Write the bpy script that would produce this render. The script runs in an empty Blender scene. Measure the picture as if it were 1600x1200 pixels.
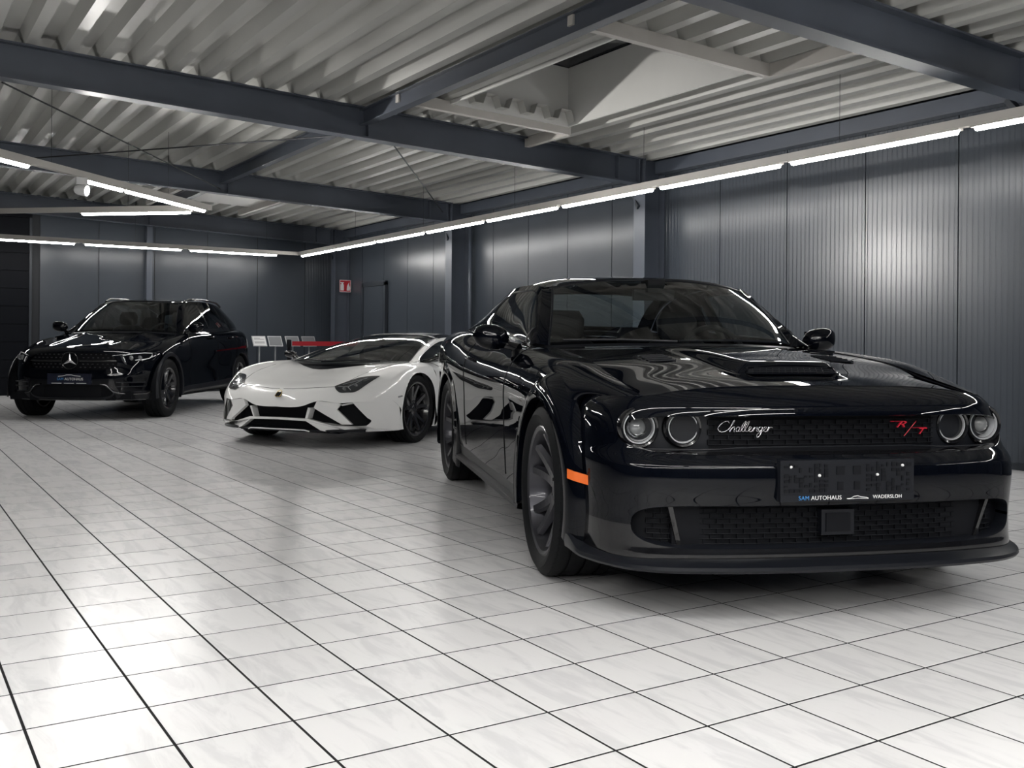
import bpy, math, random
import numpy as np
from mathutils import Vector, Matrix

random.seed(7)
PI = math.pi
SC = bpy.context.scene
COL = SC.collection

# ------------------------------------------------------------------ camera
CAM_H = 1.008
YAW, ROLL, FPX, PPY = 0.5635, 0.008, 1574.0, 530.4
_s, _c = math.sin(YAW), math.cos(YAW)
_r = Vector((_c, -_s, 0)); _f = Vector((_s, _c, 0)); _u = Vector((0, 0, 1))
_ax = _r * math.cos(ROLL) + _u * math.sin(ROLL)
_ay = -_r * math.sin(ROLL) + _u * math.cos(ROLL)
cam_d = bpy.data.cameras.new('camera')
cam = bpy.data.objects.new('camera', cam_d)
COL.objects.link(cam)
M = Matrix.Identity(4)
for i in range(3):
    M[i][0] = _ax[i]; M[i][1] = _ay[i]; M[i][2] = -_f[i]
M[2][3] = CAM_H
cam.matrix_world = M
cam_d.sensor_fit = 'HORIZONTAL'
cam_d.sensor_width = 36.0
cam_d.lens = FPX / 1600 * 36.0
cam_d.shift_y = -(600 - PPY) / 1600
cam_d.clip_start = 0.05
cam_d.clip_end = 200
SC.camera = cam

# ------------------------------------------------------------------ world (night outside) and exposure
wd = bpy.data.worlds.new('night')
SC.world = wd
wd.use_nodes = True
wd.node_tree.nodes['Background'].inputs[0].default_value = (0.012, 0.016, 0.025, 1)
wd.node_tree.nodes['Background'].inputs[1].default_value = 1.0
SC.view_settings.view_transform = 'Standard'
SC.view_settings.look = 'None'
SC.view_settings.exposure = 0.42
SC.cycles.caustics_reflective = False
SC.cycles.caustics_refractive = False
SC.view_settings.gamma = 1.0
SC.view_settings.use_curve_mapping = False
LAMP_POWER = 40.0         # emission of the tube covers
SPOT_POWER = 430.0         # watts of the track spotlight

# ------------------------------------------------------------------ helpers
def setp(o, label=None, cat=None, group=None, kind=None):
    if label: o['label'] = label
    if cat: o['category'] = cat
    if group: o['group'] = group
    if kind: o['kind'] = kind
    return o

def empty(name, loc=(0, 0, 0), rotz=0.0, parent=None):
    o = bpy.data.objects.new(name, None)
    COL.objects.link(o)
    o.location = loc
    o.rotation_euler = (0, 0, rotz)
    o.empty_display_size = 0.1
    if parent: o.parent = parent
    return o

def link_mesh(name, me, parent=None, loc=None, rotz=None):
    o = bpy.data.objects.new(name, me)
    COL.objects.link(o)
    if parent: o.parent = parent
    if loc is not None: o.location = loc
    if rotz is not None: o.rotation_euler = (0, 0, rotz)
    return o

def make_mesh(name, v, f, mat=None, smooth=False, sharp=None):
    me = bpy.data.meshes.new(name)
    me.from_pydata([tuple(map(float, p)) for p in v], [], [tuple(map(int, q)) for q in f])
    if mat: me.materials.append(mat)
    if smooth:
        me.shade_smooth()
        if sharp: me.set_sharp_from_angle(angle=math.radians(sharp))
    me.update()
    return me

def obj(name, v, f, mat=None, parent=None, smooth=False, sharp=None, loc=None, rotz=None):
    return link_mesh(name, make_mesh(name, v, f, mat, smooth, sharp), parent, loc, rotz)

class MB:
    """collects simple solids; build() links them as ONE mesh"""
    def __init__(s): s.v = []; s.f = []
    def add(s, v, f):
        n = len(s.v); s.v += [tuple(p) for p in v]; s.f += [tuple(i + n for i in q) for q in f]; return s
    def box(s, a, b):
        x0, y0, z0 = a; x1, y1, z1 = b
        v = [(x0,y0,z0),(x1,y0,z0),(x1,y1,z0),(x0,y1,z0),(x0,y0,z1),(x1,y0,z1),(x1,y1,z1),(x0,y1,z1)]
        return s.add(v, [(3,2,1,0),(4,5,6,7),(0,1,5,4),(1,2,6,5),(2,3,7,6),(3,0,4,7)])
    def bar(s, p, q, w, h, up=(0, 0, 1)):
        """box of width w and height h running from p to q"""
        p = Vector(p); q = Vector(q); d = (q - p).normalized(); up = Vector(up)
        r = d.cross(up).normalized(); u = r.cross(d)
        v = []
        for e in (p, q):
            for a, b in ((-1,-1),(1,-1),(1,1),(-1,1)): v.append(e + r*a*w/2 + u*b*h/2)
        return s.add(v, [(0,1,2,3),(7,6,5,4),(1,0,4,5),(2,1,5,6),(3,2,6,7),(0,3,7,4)])
    def tube(s, pts, rad, n=10, cap=True):
        pts = [Vector(p) for p in pts]; m = len(pts)
        rad = [rad]*m if not hasattr(rad, '__len__') else rad
        base = len(s.v); ref = None
        for i, p in enumerate(pts):
            d = (pts[min(i+1, m-1)] - pts[max(i-1, 0)]).normalized()
            if ref is None:
                ref = Vector((0,0,1)) if abs(d.z) < .9 else Vector((1,0,0))
            r = d.cross(ref).normalized(); u = r.cross(d).normalized(); ref = u
            for k in range(n):
                a = 2*PI*k/n
                s.v.append(tuple(p + (r*math.cos(a) + u*math.sin(a))*rad[i]))
        for i in range(m-1):
            for k in range(n):
                a = base+i*n+k; b = base+i*n+(k+1) % n
                s.f.append((a, b, b+n, a+n))
        if cap:
            s.f.append(tuple(base+k for k in range(n))[::-1]); s.f.append(tuple(base+(m-1)*n+k for k in range(n)))
        return s
    def prism(s, poly, fn, a, b):
        """2D polygon extruded from a to b; fn(u, v, t) -> point"""
        n = len(poly); base = len(s.v)
        s.v += [tuple(fn(u, w, a)) for u, w in poly] + [tuple(fn(u, w, b)) for u, w in poly]
        s.f.append(tuple(base+i for i in range(n))[::-1]); s.f.append(tuple(base+n+i for i in range(n)))
        for i in range(n):
            j = (i+1) % n; s.f.append((base+i, base+j, base+n+j, base+n+i))
        return s
    def lathe(s, prof, n=32, fn=lambda r, a, h: (r*math.cos(a), r*math.sin(a), h), closed=False):
        base = len(s.v); m = len(prof)
        for r, h in prof:
            for k in range(n): s.v.append(tuple(fn(r, 2*PI*k/n, h)))
        for i in range(m if closed else m-1):
            i2 = (i+1) % m
            for k in range(n):
                k2 = (k+1) % n
                s.f.append((base+i*n+k, base+i*n+k2, base+i2*n+k2, base+i2*n+k))
        return s
    def build(s, name, mat, parent=None, smooth=False, sharp=None, loc=None, rotz=None):
        return obj(name, s.v, s.f, mat, parent, smooth, sharp, loc, rotz)

# ------------------------------------------------------------------ materials
def mat_p(name, col, rough=0.5, metal=0.0, coat=0.0, coat_rough=0.03, spec=0.5, emit=None, estr=0.0, trans=0.0, ior=1.45, alpha=1.0):
    m = bpy.data.materials.new(name); m.use_nodes = True
    b = m.node_tree.nodes['Principled BSDF']
    b.inputs['Base Color'].default_value = (*col, 1)
    b.inputs['Roughness'].default_value = rough
    b.inputs['Metallic'].default_value = metal
    b.inputs['Coat Weight'].default_value = coat
    b.inputs['Coat Roughness'].default_value = coat_rough
    b.inputs['Specular IOR Level'].default_value = spec
    b.inputs['Transmission Weight'].default_value = trans
    b.inputs['IOR'].default_value = ior
    b.inputs['Alpha'].default_value = alpha
    if emit:
        b.inputs['Emission Color'].default_value = (*emit, 1)
        b.inputs['Emission Strength'].default_value = estr
    return m

def nt(m): return m.node_tree.nodes, m.node_tree.links, m.node_tree.nodes['Principled BSDF']

def add_noise_variation(m, scale, lo, hi, rough=None, detail=6.0, coords='Object', stretch=(1, 1, 1)):
    """multiplies the base colour by a noise between lo and hi, optionally roughness between two values"""
    N, L, b = nt(m)
    tc = N.new('ShaderNodeTexCoord'); mp = N.new('ShaderNodeMapping'); mp.inputs['Scale'].default_value = stretch
    nz = N.new('ShaderNodeTexNoise'); nz.inputs['Scale'].default_value = scale; nz.inputs['Detail'].default_value = detail
    L.new(tc.outputs[coords], mp.inputs[0]); L.new(mp.outputs[0], nz.inputs['Vector'])
    rp = N.new('ShaderNodeMapRange'); rp.inputs['From Min'].default_value = .3; rp.inputs['From Max'].default_value = .7
    rp.inputs['To Min'].default_value = lo; rp.inputs['To Max'].default_value = hi
    L.new(nz.outputs['Fac'], rp.inputs['Value'])
    mx = N.new('ShaderNodeMix'); mx.data_type = 'RGBA'; mx.blend_type = 'MULTIPLY'; mx.inputs['Factor'].default_value = 1
    mx.inputs[6].default_value = b.inputs['Base Color'].default_value
    L.new(rp.outputs[0], mx.inputs[7]); L.new(mx.outputs[2], b.inputs['Base Color'])
    if rough:
        r2 = N.new('ShaderNodeMapRange'); r2.inputs['From Min'].default_value = .3; r2.inputs['From Max'].default_value = .7
        r2.inputs['To Min'].default_value = rough[0]; r2.inputs['To Max'].default_value = rough[1]
        L.new(nz.outputs['Fac'], r2.inputs['Value']); L.new(r2.outputs[0], b.inputs['Roughness'])
    return m

TI, TJ = 0.304, 0.2964         # tile pitch across and along the hall
TX0, TY0 = 0.329, 2.842        # one joint crossing

def mat_tile():
    m = mat_p('white marbled floor tile', (.74, .735, .74), .24, spec=.5)
    N, L, b = nt(m)
    g = N.new('ShaderNodeNewGeometry')
    sub = N.new('ShaderNodeVectorMath'); sub.operation = 'SUBTRACT'; sub.inputs[1].default_value = (TX0, TY0, 0)
    div = N.new('ShaderNodeVectorMath'); div.operation = 'DIVIDE'; div.inputs[1].default_value = (TI, TJ, 1)
    fl = N.new('ShaderNodeVectorMath'); fl.operation = 'FLOOR'
    wn = N.new('ShaderNodeTexWhiteNoise'); wn.noise_dimensions = '2D'
    L.new(g.outputs['Position'], sub.inputs[0]); L.new(sub.outputs[0], div.inputs[0]); L.new(div.outputs[0], fl.inputs[0]); L.new(fl.outputs[0], wn.inputs['Vector'])
    off = N.new('ShaderNodeVectorMath'); off.operation = 'MULTIPLY_ADD'
    off.inputs[1].default_value = (37, 53, 11); L.new(wn.outputs['Color'], off.inputs[0]); L.new(g.outputs['Position'], off.inputs[2])
    mp = N.new('ShaderNodeMapping'); mp.inputs['Rotation'].default_value = (0, 0, .6); mp.inputs['Scale'].default_value = (4.0, .9, 1)
    L.new(off.outputs[0], mp.inputs[0])
    nz = N.new('ShaderNodeTexNoise'); nz.inputs['Scale'].default_value = 3.2; nz.inputs['Detail'].default_value = 7; nz.inputs['Roughness'].default_value = .62; nz.inputs['Distortion'].default_value = .8
    L.new(mp.outputs[0], nz.inputs['Vector'])
    rr = N.new('ShaderNodeMapRange'); rr.interpolation_type = 'SMOOTHSTEP'; rr.inputs['From Min'].default_value = .36; rr.inputs['From Max'].default_value = .56
    L.new(nz.outputs['Fac'], rr.inputs['Value'])
    rp = N.new('ShaderNodeMix'); rp.data_type = 'RGBA'
    rp.inputs[6].default_value = (.625, .622, .635, 1); rp.inputs[7].default_value = (.715, .71, .715, 1)
    L.new(rr.outputs[0], rp.inputs['Factor'])
    mr = N.new('ShaderNodeMapRange'); mr.inputs['To Min'].default_value = .96; mr.inputs['To Max'].default_value = 1.03
    L.new(wn.outputs['Value'], mr.inputs['Value'])
    mx = N.new('ShaderNodeMix'); mx.data_type = 'RGBA'; mx.blend_type = 'MULTIPLY'; mx.inputs['Factor'].default_value = 1
    L.new(rp.outputs[2], mx.inputs[6]); L.new(mr.outputs[0], mx.inputs[7]); L.new(mx.outputs[2], b.inputs['Base Color'])
    return m

M_TILE = mat_tile()
M_GROUT = add_noise_variation(mat_p('dark tile grout', (.018, .018, .019), .9, spec=.1), 9, .7, 1.2, coords='Object')
M_WALL = add_noise_variation(mat_p('slate grey coated wall panel', (.042, .050, .062), .27, spec=.5), .9, .93, 1.06)
M_WALLB = mat_p('dark wall joint', (.012, .014, .018), .6)
M_STEEL = add_noise_variation(mat_p('slate blue painted steel', (.064, .074, .095), .38), 2.0, .88, 1.1)
M_STEEL_D = mat_p('dark painted steel', (.022, .027, .035), .45)
M_DECK = add_noise_variation(mat_p('pale grey coated roof sheet', (.49, .49, .465), .34, spec=.55), 2.2, .86, 1.08, rough=(.28, .42), stretch=(1, .25, 1))
M_CURB = add_noise_variation(mat_p('white skylight lining', (.62, .62, .60), .55), 2.0, .94, 1.03)
M_SKYL = mat_p('dark skylight dome', (.02, .022, .026), .12, coat=.3)
M_ROD = mat_p('dark steel rod', (.03, .032, .036), .5, metal=.6)
M_RAIL = add_noise_variation(mat_p('off white light rail', (.50, .48, .45), .45), 3.0, .9, 1.05)
M_LAMP = mat_p('glowing tube cover', (.9, .9, .88), .4, emit=(1.0, .985, .955), estr=LAMP_POWER)
M_LAMP_BOOST = mat_p('boosted tube cover', (.9, .9, .88), .4, emit=(1.0, .985, .955), estr=LAMP_POWER*1.62)  # for the added unseen rows only: emission raised to brighten the foreground
M_BLACKDOOR = mat_p('black door leaf', (.0022, .003, .0055), .55, spec=.15)
M_WHITE = mat_p('white plastic', (.70, .70, .70), .4)
M_CHROME = mat_p('polished metal', (.75, .76, .78), .12, metal=1.0)

# ------------------------------------------------------------------ floor
XL, XR, YF, YB = -7.9, 7.70, -6.2, 18.8          # inner faces of the four walls
fl = obj('floor', *(lambda b: (b.v, b.f))(MB().box((XL-.2, YF-.2, -.12), (XR+.2, YB+.2, -.0007))), M_GROUT)
setp(fl, 'hall floor of white marbled square tiles with dark joints', kind='structure')
G = .0038                                          # half a joint
def tile_geo(w, h, bv=.0009, z=0.0, d=.004):
    x, y = w/2, h/2
    v = [(-x+bv,-y+bv,z),(x-bv,-y+bv,z),(x-bv,y-bv,z),(-x+bv,y-bv,z),
         (-x,-y,z-bv*.6),(x,-y,z-bv*.6),(x,y,z-bv*.6),(-x,y,z-bv*.6),
         (-x,-y,z-d),(x,-y,z-d),(x,y,z-d),(-x,y,z-d)]
    f = [(0,1,2,3)] + [(4+i,4+(i+1)%4,(i+1)%4,i) for i in range(4)] + [(8+i,8+(i+1)%4,4+(i+1)%4,4+i) for i in range(4)]
    return v, f
TV, TF = tile_geo(TI-2*G, TJ-2*G)
tile_me = make_mesh('floor_tile', TV, TF, M_TILE)
tiles = []
for i in range(math.floor((XL-TX0)/TI), math.ceil((XR-TX0)/TI)):
    for j in range(math.floor((YF-TY0)/TJ), math.ceil((YB-TY0)/TJ)):
        x = TX0+(i+.5)*TI; y = TY0+(j+.5)*TJ
        v = Vector((x, y, -CAM_H)); d = v.dot(_f); r = v.dot(_r)
        px = py = -1e9
        if d > .5: px = 800+FPX*r/d; py = PPY+FPX*CAM_H/d
        inview = -60 < px < 1660 and py < 1260
        hidden = px > 905 and py < 940                     # under and behind the front car
        tiles.append((d if inview and not hidden else 1e6+abs(d), x, y))
tiles.sort()
for d, x, y in tiles[:300]:
    link_mesh('floor_tile', tile_me, fl, (x, y, 0))
tb = MB()
for d, x, y in tiles[300:]:
    x0, x1 = max(x-TI/2+G, XL), min(x+TI/2-G, XR); y0, y1 = max(y-TJ/2+G, YF), min(y+TJ/2-G, YB)
    if x1-x0 < .02 or y1-y0 < .02: continue
    v, f = tile_geo(x1-x0, y1-y0)
    tb.add([(p[0]+(x0+x1)/2, p[1]+(y0+y1)/2, p[2]) for p in v], f)
setp(tb.build('floor_tile', M_TILE, fl), kind='stuff')

# ------------------------------------------------------------------ roof: beams every 4.55 m, sheets above them, gentle fall to the right wall
SL = 0.041
def zdeck(x): return 3.09+(7.4-x)*SL          # underside of the sheets = top of the beams
BY = [-4.65, -.20, 4.25, 9.0, 13.55, 18.15]
BD, BW, TFL, TWB = .30, .15, .016, .010

def beam(y, x0, x1, label):
    t = empty('roof_beam', ((x0+x1)/2, y, zdeck((x0+x1)/2)-BD))
    L0 = Vector(t.location)
    def P(x, yy, dz): return (x-L0.x, yy, zdeck(x)-dz-L0.z)
    def slab(name, ya, yb, da, db):
        v = [P(x0,ya,db),P(x1,ya,db),P(x1,yb,db),P(x0,yb,db),P(x0,ya,da),P(x1,ya,da),P(x1,yb,da),P(x0,yb,da)]
        return obj(name, v, [(3,2,1,0),(4,5,6,7),(0,1,5,4),(1,2,6,5),(2,3,7,6),(3,0,4,7)], M_STEEL, t)
    slab('bottom_flange', -BW/2, BW/2, BD-TFL, BD)
    slab('top_flange', -BW/2, BW/2, .001, TFL)
    slab('web', -TWB/2, TWB/2, TFL, BD-TFL)
    for xs in (x1-.05, x1-.35, 4.0):
        v = [P(xs-.006,-BW/2+.01,BD-TFL),P(xs+.006,-BW/2+.01,BD-TFL),P(xs+.006,BW/2-.01,BD-TFL),P(xs-.006,BW/2-.01,BD-TFL),
             P(xs-.006,-BW/2+.01,TFL),P(xs+.006,-BW/2+.01,TFL),P(xs+.006,BW/2-.01,TFL),P(xs-.006,BW/2-.01,TFL)]
        obj('stiffener', v, [(3,2,1,0),(4,5,6,7),(0,1,5,4),(1,2,6,5),(2,3,7,6),(3,0,4,7)], M_STEEL, t)
    setp(t, label, 'beam', 'steel roof beams')
    return t
beam_labels = ['painted steel roof beam over the front wall', 'painted steel roof beam in the second bay from the front wall',
    'slate blue steel roof beam over the black muscle car side of the skylight', 'slate blue steel roof beam between skylight and diamond light row, ending at ribbed wall column',
    'slate blue steel roof beam crossing behind the diamond light row', 'slate blue steel roof beam just in front of the back wall']
for y, lb in zip(BY, beam_labels): beam(y, XL, 7.40, lb)

# sheets: trapezoidal ribs running along the hall, three ribs to a sheet
RP = .2825
PROF = [(0, 0), (.085, 0), (.125, .105), (.2425, .105), (RP, 0)]     # narrow feet, wide crowns
SKX0, SKX1, SKY0, SKY1 = 4.50, 5.80, 5.60, 8.17
SK2 = (3.75, 5.2, 14.55, 16.4)
ceil = obj('ceiling', [(XL-.2,YF-.2,zdeck(XL-.2)+.14),(SKX0,YF-.2,zdeck(SKX0)+.14),(SKX0,YB+.2,zdeck(SKX0)+.14),(XL-.2,YB+.2,zdeck(XL-.2)+.14)],
           [(0,1,2,3)], M_STEEL_D)
cmb = MB()
def roofskin(x0, x1, y0, y1):
    cmb.add([(x0,y0,zdeck(x0)+.12),(x1,y0,zdeck(x1)+.12),(x1,y1,zdeck(x1)+.12),(x0,y1,zdeck(x0)+.12),
             (x0,y0,zdeck(x0)+.2),(x1,y0,zdeck(x1)+.2),(x1,y1,zdeck(x1)+.2),(x0,y1,zdeck(x0)+.2)],
            [(3,2,1,0),(4,5,6,7),(0,1,5,4),(1,2,6,5),(2,3,7,6),(3,0,4,7)])
roofskin(XL-.2, SKX0-.05, YF-.2, YB+.2); roofskin(SKX1+.05, XR+.2, YF-.2, YB+.2)
roofskin(SKX0-.05, SKX1+.05, YF-.2, SKY0-.05); roofskin(SKX0-.05, SKX1+.05, SKY1+.05, YB+.2)
bpy.data.objects.remove(ceil)
ceil = cmb.build('ceiling', M_STEEL_D)
setp(ceil, 'pale grey trapezoidal steel sheet ceiling of the hall', kind='structure')
x = SKX1-RP*20
sheets = []
nx = int((XR-XL)/(RP*3))+2
xs0 = 5.80-RP*3*math.ceil((5.80-XL)/(RP*3))
for k in range(nx):
    x0 = xs0+k*RP*3
    pr = []
    for r in range(3):
        for (px, pz) in PROF[:-1]: pr.append((x0+r*RP+px, pz))
    pr.append((x0+3*RP, 0))
    pr = [(px, pz) for px, pz in pr if XL-.05 <= px <= XR+.08]
    if len(pr) < 3: continue
    for bi in range(-1, len(BY)):
        ya = YF if bi < 0 else BY[bi]
        yb = BY[bi+1] if bi+1 < len(BY) else YB
        spans = [(ya, yb)]
        mid = (pr[0][0]+pr[-1][0])/2
        over = bi == 2 and pr[-1][0] > SKX0+.02 and pr[0][0] < SKX1-.02
        if over: spans = [(ya, SKY0+.055, pr), (SKY1-.055, yb, pr)]
        if over and pr[0][0] < SKX0-.05: spans.append((SKY0, SKY1, [q for q in pr if q[0] <= SKX0]))
        for a, b, *q in spans:
            a2, b2 = a-.06, b+.06
            v = []; f = []
            pr_ = q[0] if q else pr
            for px, pz in pr_: v += [(px, a2, zdeck(px)+pz+.0012*(k % 2)), (px, b2, zdeck(px)+pz+.0012*(k % 2))]
            for i in range(len(pr_)-1): f.append((2*i, 2*i+1, 2*i+3, 2*i+2))
            obj('roof_sheet', v, f, M_DECK, ceil)

# skylight shaft between two beams
w1 = empty('window_1', (5.15, 6.885, zdeck(5.15)))
def curb(name, x0, x1, y0, y1):
    b = MB(); L0 = w1.location
    za, zb = lambda x: zdeck(x)-.03-L0.z, lambda x: zdeck(x)+.55-L0.z
    v = [(x0-L0.x,y0-L0.y,za(x0)),(x1-L0.x,y0-L0.y,za(x1)),(x1-L0.x,y1-L0.y,za(x1)),(x0-L0.x,y1-L0.y,za(x0)),
         (x0-L0.x,y0-L0.y,zb(x0)),(x1-L0.x,y0-L0.y,zb(x1)),(x1-L0.x,y1-L0.y,zb(x1)),(x0-L0.x,y1-L0.y,zb(x0))]
    b.add(v, [(3,2,1,0),(4,5,6,7),(0,1,5,4),(1,2,6,5),(2,3,7,6),(3,0,4,7)])
    return b.build(name, M_CURB, w1)
curb('lining_board', SKX0-.02, SKX0, SKY0, SKY1); curb('lining_board', SKX1, SKX1+.02, SKY0, SKY1)
curb('lining_board', SKX0-.02, SKX1+.02, SKY0-.02, SKY0); curb('lining_board', SKX0-.02, SKX1+.02, SKY1, SKY1+.02)
# low steel trimmers round the opening
def trim(a, b, w=.06, h=.10):
    L0 = w1.location
    return MB().bar((a[0]-L0.x, a[1]-L0.y, zdeck(a[0])-.05-L0.z), (b[0]-L0.x, b[1]-L0.y, zdeck(b[0])-.05-L0.z), w, h).build('trimmer', M_RAIL, w1)
trim((SKX0-.55, SKY0-.05), (SKX1+.05, SKY0-.05)); trim((SKX0-.55, SKY1+.05), (SKX1+.05, SKY1+.05))
trim((SKX1+.05, SKY1+.08), (SKX1+.05, BY[3]-.01)); trim((SKX1+.05, BY[2]+.01), (SKX1+.05, SKY0-.08))
dome = MB(); n = 14
for i in range(n+1):
    for j in range(n+1):
        a, b = i/n, j/n
        h = .25*(1-(2*a-1)**2)*(1-(2*b-1)**2)
        xx = SKX0-.05+a*(SKX1-SKX0+.1)
        dome.v.append((xx-w1.location.x, SKY0-.05+b*(SKY1-SKY0+.1)-w1.location.y, zdeck(xx)+.55+h-w1.location.z))
for i in range(n):
    for j in range(n): dome.f.append((i*(n+1)+j, (i+1)*(n+1)+j, (i+1)*(n+1)+j+1, i*(n+1)+j+1))
dome.build('pane', M_SKYL, w1, smooth=True)
setp(w1, 'square roof skylight with white lined shaft', kind='structure')
# flat smooth plate closing the second opening, near the back
w2 = empty('window_2', ((SK2[0]+SK2[1])/2, (SK2[2]+SK2[3])/2, zdeck(4.4)-.02))
def plate2(name, x0, x1, y0, y1, z0, z1, mat):
    L0 = w2.location
    v = [(x-L0.x, y-L0.y, zdeck(x)+z-L0.z) for z in (z0, z1) for x, y in ((x0,y0),(x1,y0),(x1,y1),(x0,y1))]
    return obj(name, v, [(3,2,1,0),(4,5,6,7),(0,1,5,4),(1,2,6,5),(2,3,7,6),(3,0,4,7)], mat, w2)
plate2('cover_plate', *SK2, -.018, .0, M_DECK)
plate2('trimmer', SK2[1], SK2[1]+.06, SK2[2]-.6, SK2[3]+.6, -.10, -.001, M_RAIL)
plate2('trimmer', SK2[0]-.06, SK2[0], SK2[2]-.6, SK2[3]+.6, -.10, -.001, M_RAIL)
setp(w2, 'closed roof opening with smooth pale cover plate', kind='structure')

# ties between beams at x = 3.95 (small I sections)
def tie(x, ya, yb, label):
    h = .15; w = .09
    t = empty('tie_beam', (x, (ya+yb)/2, zdeck(x)-.02-h))
    ly = (yb-ya)/2-.006
    MB().box((-w/2, -ly, 0), (w/2, ly, .009)).build('bottom_flange', M_STEEL, t)
    MB().box((-w/2, -ly, h-.009), (w/2, ly, h)).build('top_flange', M_STEEL, t)
    MB().box((-.004, -ly, .009), (.004, ly, h-.009)).build('web', M_STEEL, t)
    setp(t, label, 'beam', 'tie beams along the hall')
tie(3.97, BY[2], BY[3], 'slim steel tie beam running beside the skylight')
tie(3.93, BY[3], BY[4], 'slim steel tie beam running above the white sports car')
tie(3.93, BY[4], BY[5], 'slim steel tie beam in the bay before the back wall')
tie(3.97, BY[1], BY[2], 'slim steel tie beam in front of the skylight bay')

# cross bracing rods
for a, b, lb in (((.85, 9.08, 3.05), (3.88, 13.47, 2.99), 'thin bracing rod from the long beam to the tie beam joint'),
                 ((1.25, 13.47, 3.10), (3.85, 9.08, 2.97), 'thin bracing rod crossing another below the pale roof sheets'),
                 ((4.29, 9.08, 2.97), (7.25, 13.47, 2.93), 'thin bracing rod leading to the far column head')):
    m_ = [(a[i]+b[i])/2 for i in range(3)]
    o = MB().tube([[a[i]-m_[i] for i in range(3)], [b[i]-m_[i] for i in range(3)]], .008, 8).build('bracing_rod', M_ROD, None, loc=m_)
    setp(o, lb, 'rod', 'roof bracing rods')

# ------------------------------------------------------------------ walls
def panel_profile(w, ribs=True):
    """(along, depth) points; depth > 0 stands into the hall"""
    pts = [(0.006, -.018), (.006, 0)]
    if ribs:
        n = 18; st = (w-.012)/n
        for i in range(n):
            a = .006+i*st
            pts += [(a+st*.34, 0), (a+st*.44, -.0028), (a+st*.58, -.0028), (a+st*.68, 0)]
    pts += [(w-.006, 0), (w-.006, -.018)]
    return pts
PH = 3.42
def panel_mesh(w, h, ribs=True):
    pr = panel_profile(w, ribs); v = []; f = []
    for a, d in pr: v += [(a, d, 0.0), (a, d, h)]
    for i in range(len(pr)-1): f.append((2*i, 2*i+2, 2*i+3, 2*i+1))
    return make_mesh('wall_panel', v, f, M_WALL)
PW = .945
pm = panel_mesh(PW, PH); pmf = panel_mesh(PW, PH, False)
def wall(name, a, b, label, first=None, skip=(), plain=lambda t: False, height=PH):
    """wall from a to b (hall on the left hand side of a->b); panels PW wide"""
    a = Vector((a[0], a[1], 0)); b = Vector((b[0], b[1], 0)); d = (b-a); Lw = d.length; d.normalize()
    nrm = Vector((-d.y, d.x, 0)); ang = math.atan2(d.y, d.x)
    p = MB().box((-.2, -.20, 0), (Lw+.2, -.022, height+.5)).build(name, M_WALLB, None, loc=a, rotz=ang)
    t = (first or 0) % PW
    if t > .05:
        o = link_mesh('wall_panel', panel_mesh(t, height), p, (0, -.004, 0))
    while t < Lw-.02:
        w = min(PW, Lw-t)
        if not any(s0 <= t+w/2 <= s1 for s0, s1 in skip):
            link_mesh('wall_panel', (pmf if plain(t) else pm) if w > PW-.001 else panel_mesh(w, height, not plain(t)), p, (t, -.004, 0))
        t += PW
    setp(p, label, kind='structure')
    return p
wall('wall_right', (XR, YF), (XR, YB), 'right wall of slate grey ribbed metal panels', first=7.06-YF, plain=lambda t: t+YF > 8.9)
wb = wall('wall_back', (XR, YB), (XL, YB), 'back wall of dark grey metal panels', first=.62, skip=((XR-2.2, XR-2.2+2.6),), plain=lambda t: True)
wall('wall_left', (XL, YB), (XL, YF), 'left wall of slate grey metal panels')
wall('wall_front', (XL, YF), (XR, YF), 'front wall of slate grey metal panels')
# black roller door in the back wall
dr = empty('door_1', (.9, YB, 0))
for i in range(10):
    MB().box((-1.3, -.03, i*.30+.004), (1.29, -.004, i*.30+.296)).build('slat', M_BLACKDOOR, dr)
for sx in (-1.33, 1.29):
    MB().box((sx, -.05, 0), (sx+.04, 0, 3.0)).build('guide_rail', M_STEEL_D, dr)
MB().box((-1.33, -.05, 3.0), (1.33, 0, 3.35)).build('head_panel', M_BLACKDOOR, dr)
setp(dr, 'tall black slatted door in the back wall', kind='structure')
# skirting along the right and back walls
for nm, a, b in (('baseboard_right', (XR-.018, YF+.02, 0), (XR-.004, YB-.02, .05)), ('baseboard_back', (2.25, YB-.018, 0), (XR-.02, YB-.004, .05))):
    setp(MB().box(a, b).build(nm, M_STEEL_D), 'low dark skirting strip', kind='structure')

# columns
def column(y, label):
    t = empty('steel_column', (7.55, y, 0))
    h = zdeck(7.55)
    MB().box((-.15, -.10, .02), (-.136, .10, h)).build('front_flange', M_STEEL, t)
    MB().box((.136, -.10, .02), (.148, .10, h)).build('rear_flange', M_STEEL, t)
    MB().box((-.136, -.004, .02), (.136, .004, h)).build('web', M_STEEL, t)
    MB().box((-.17, -.11, 0), (.146, .11, .02)).build('base_plate', M_STEEL, t)
    MB().bar((-.15, .0, h-.55), (-.02, .38, h-.16), .05, .05).build('knee_strut', M_STEEL_D, t)
    setp(t, label, 'column', 'steel wall columns')
for y, lb in zip(BY[:-1], ('steel column at the front end of the right wall', 'steel column at the right wall level with the viewer',
        'steel column at the right wall before the skylight', 'slate blue steel column by the ribbed wall behind the black muscle car',
        'slate blue steel column on the right wall above the white sports car roof')): column(y, lb)
column(18.15, 'slate blue steel column in the back right corner')
o = MB().tube([(0, 0, 0), (0, 0, 2.9)], .03, 10).build('down_pipe', M_STEEL, None, True, loc=(7.63, 13.28, 0)); setp(o, 'slim grey pipe beside the column above the white sports car', 'pipe')
t = empty('wall_post', (4.12, YB-.13, 0))
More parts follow.
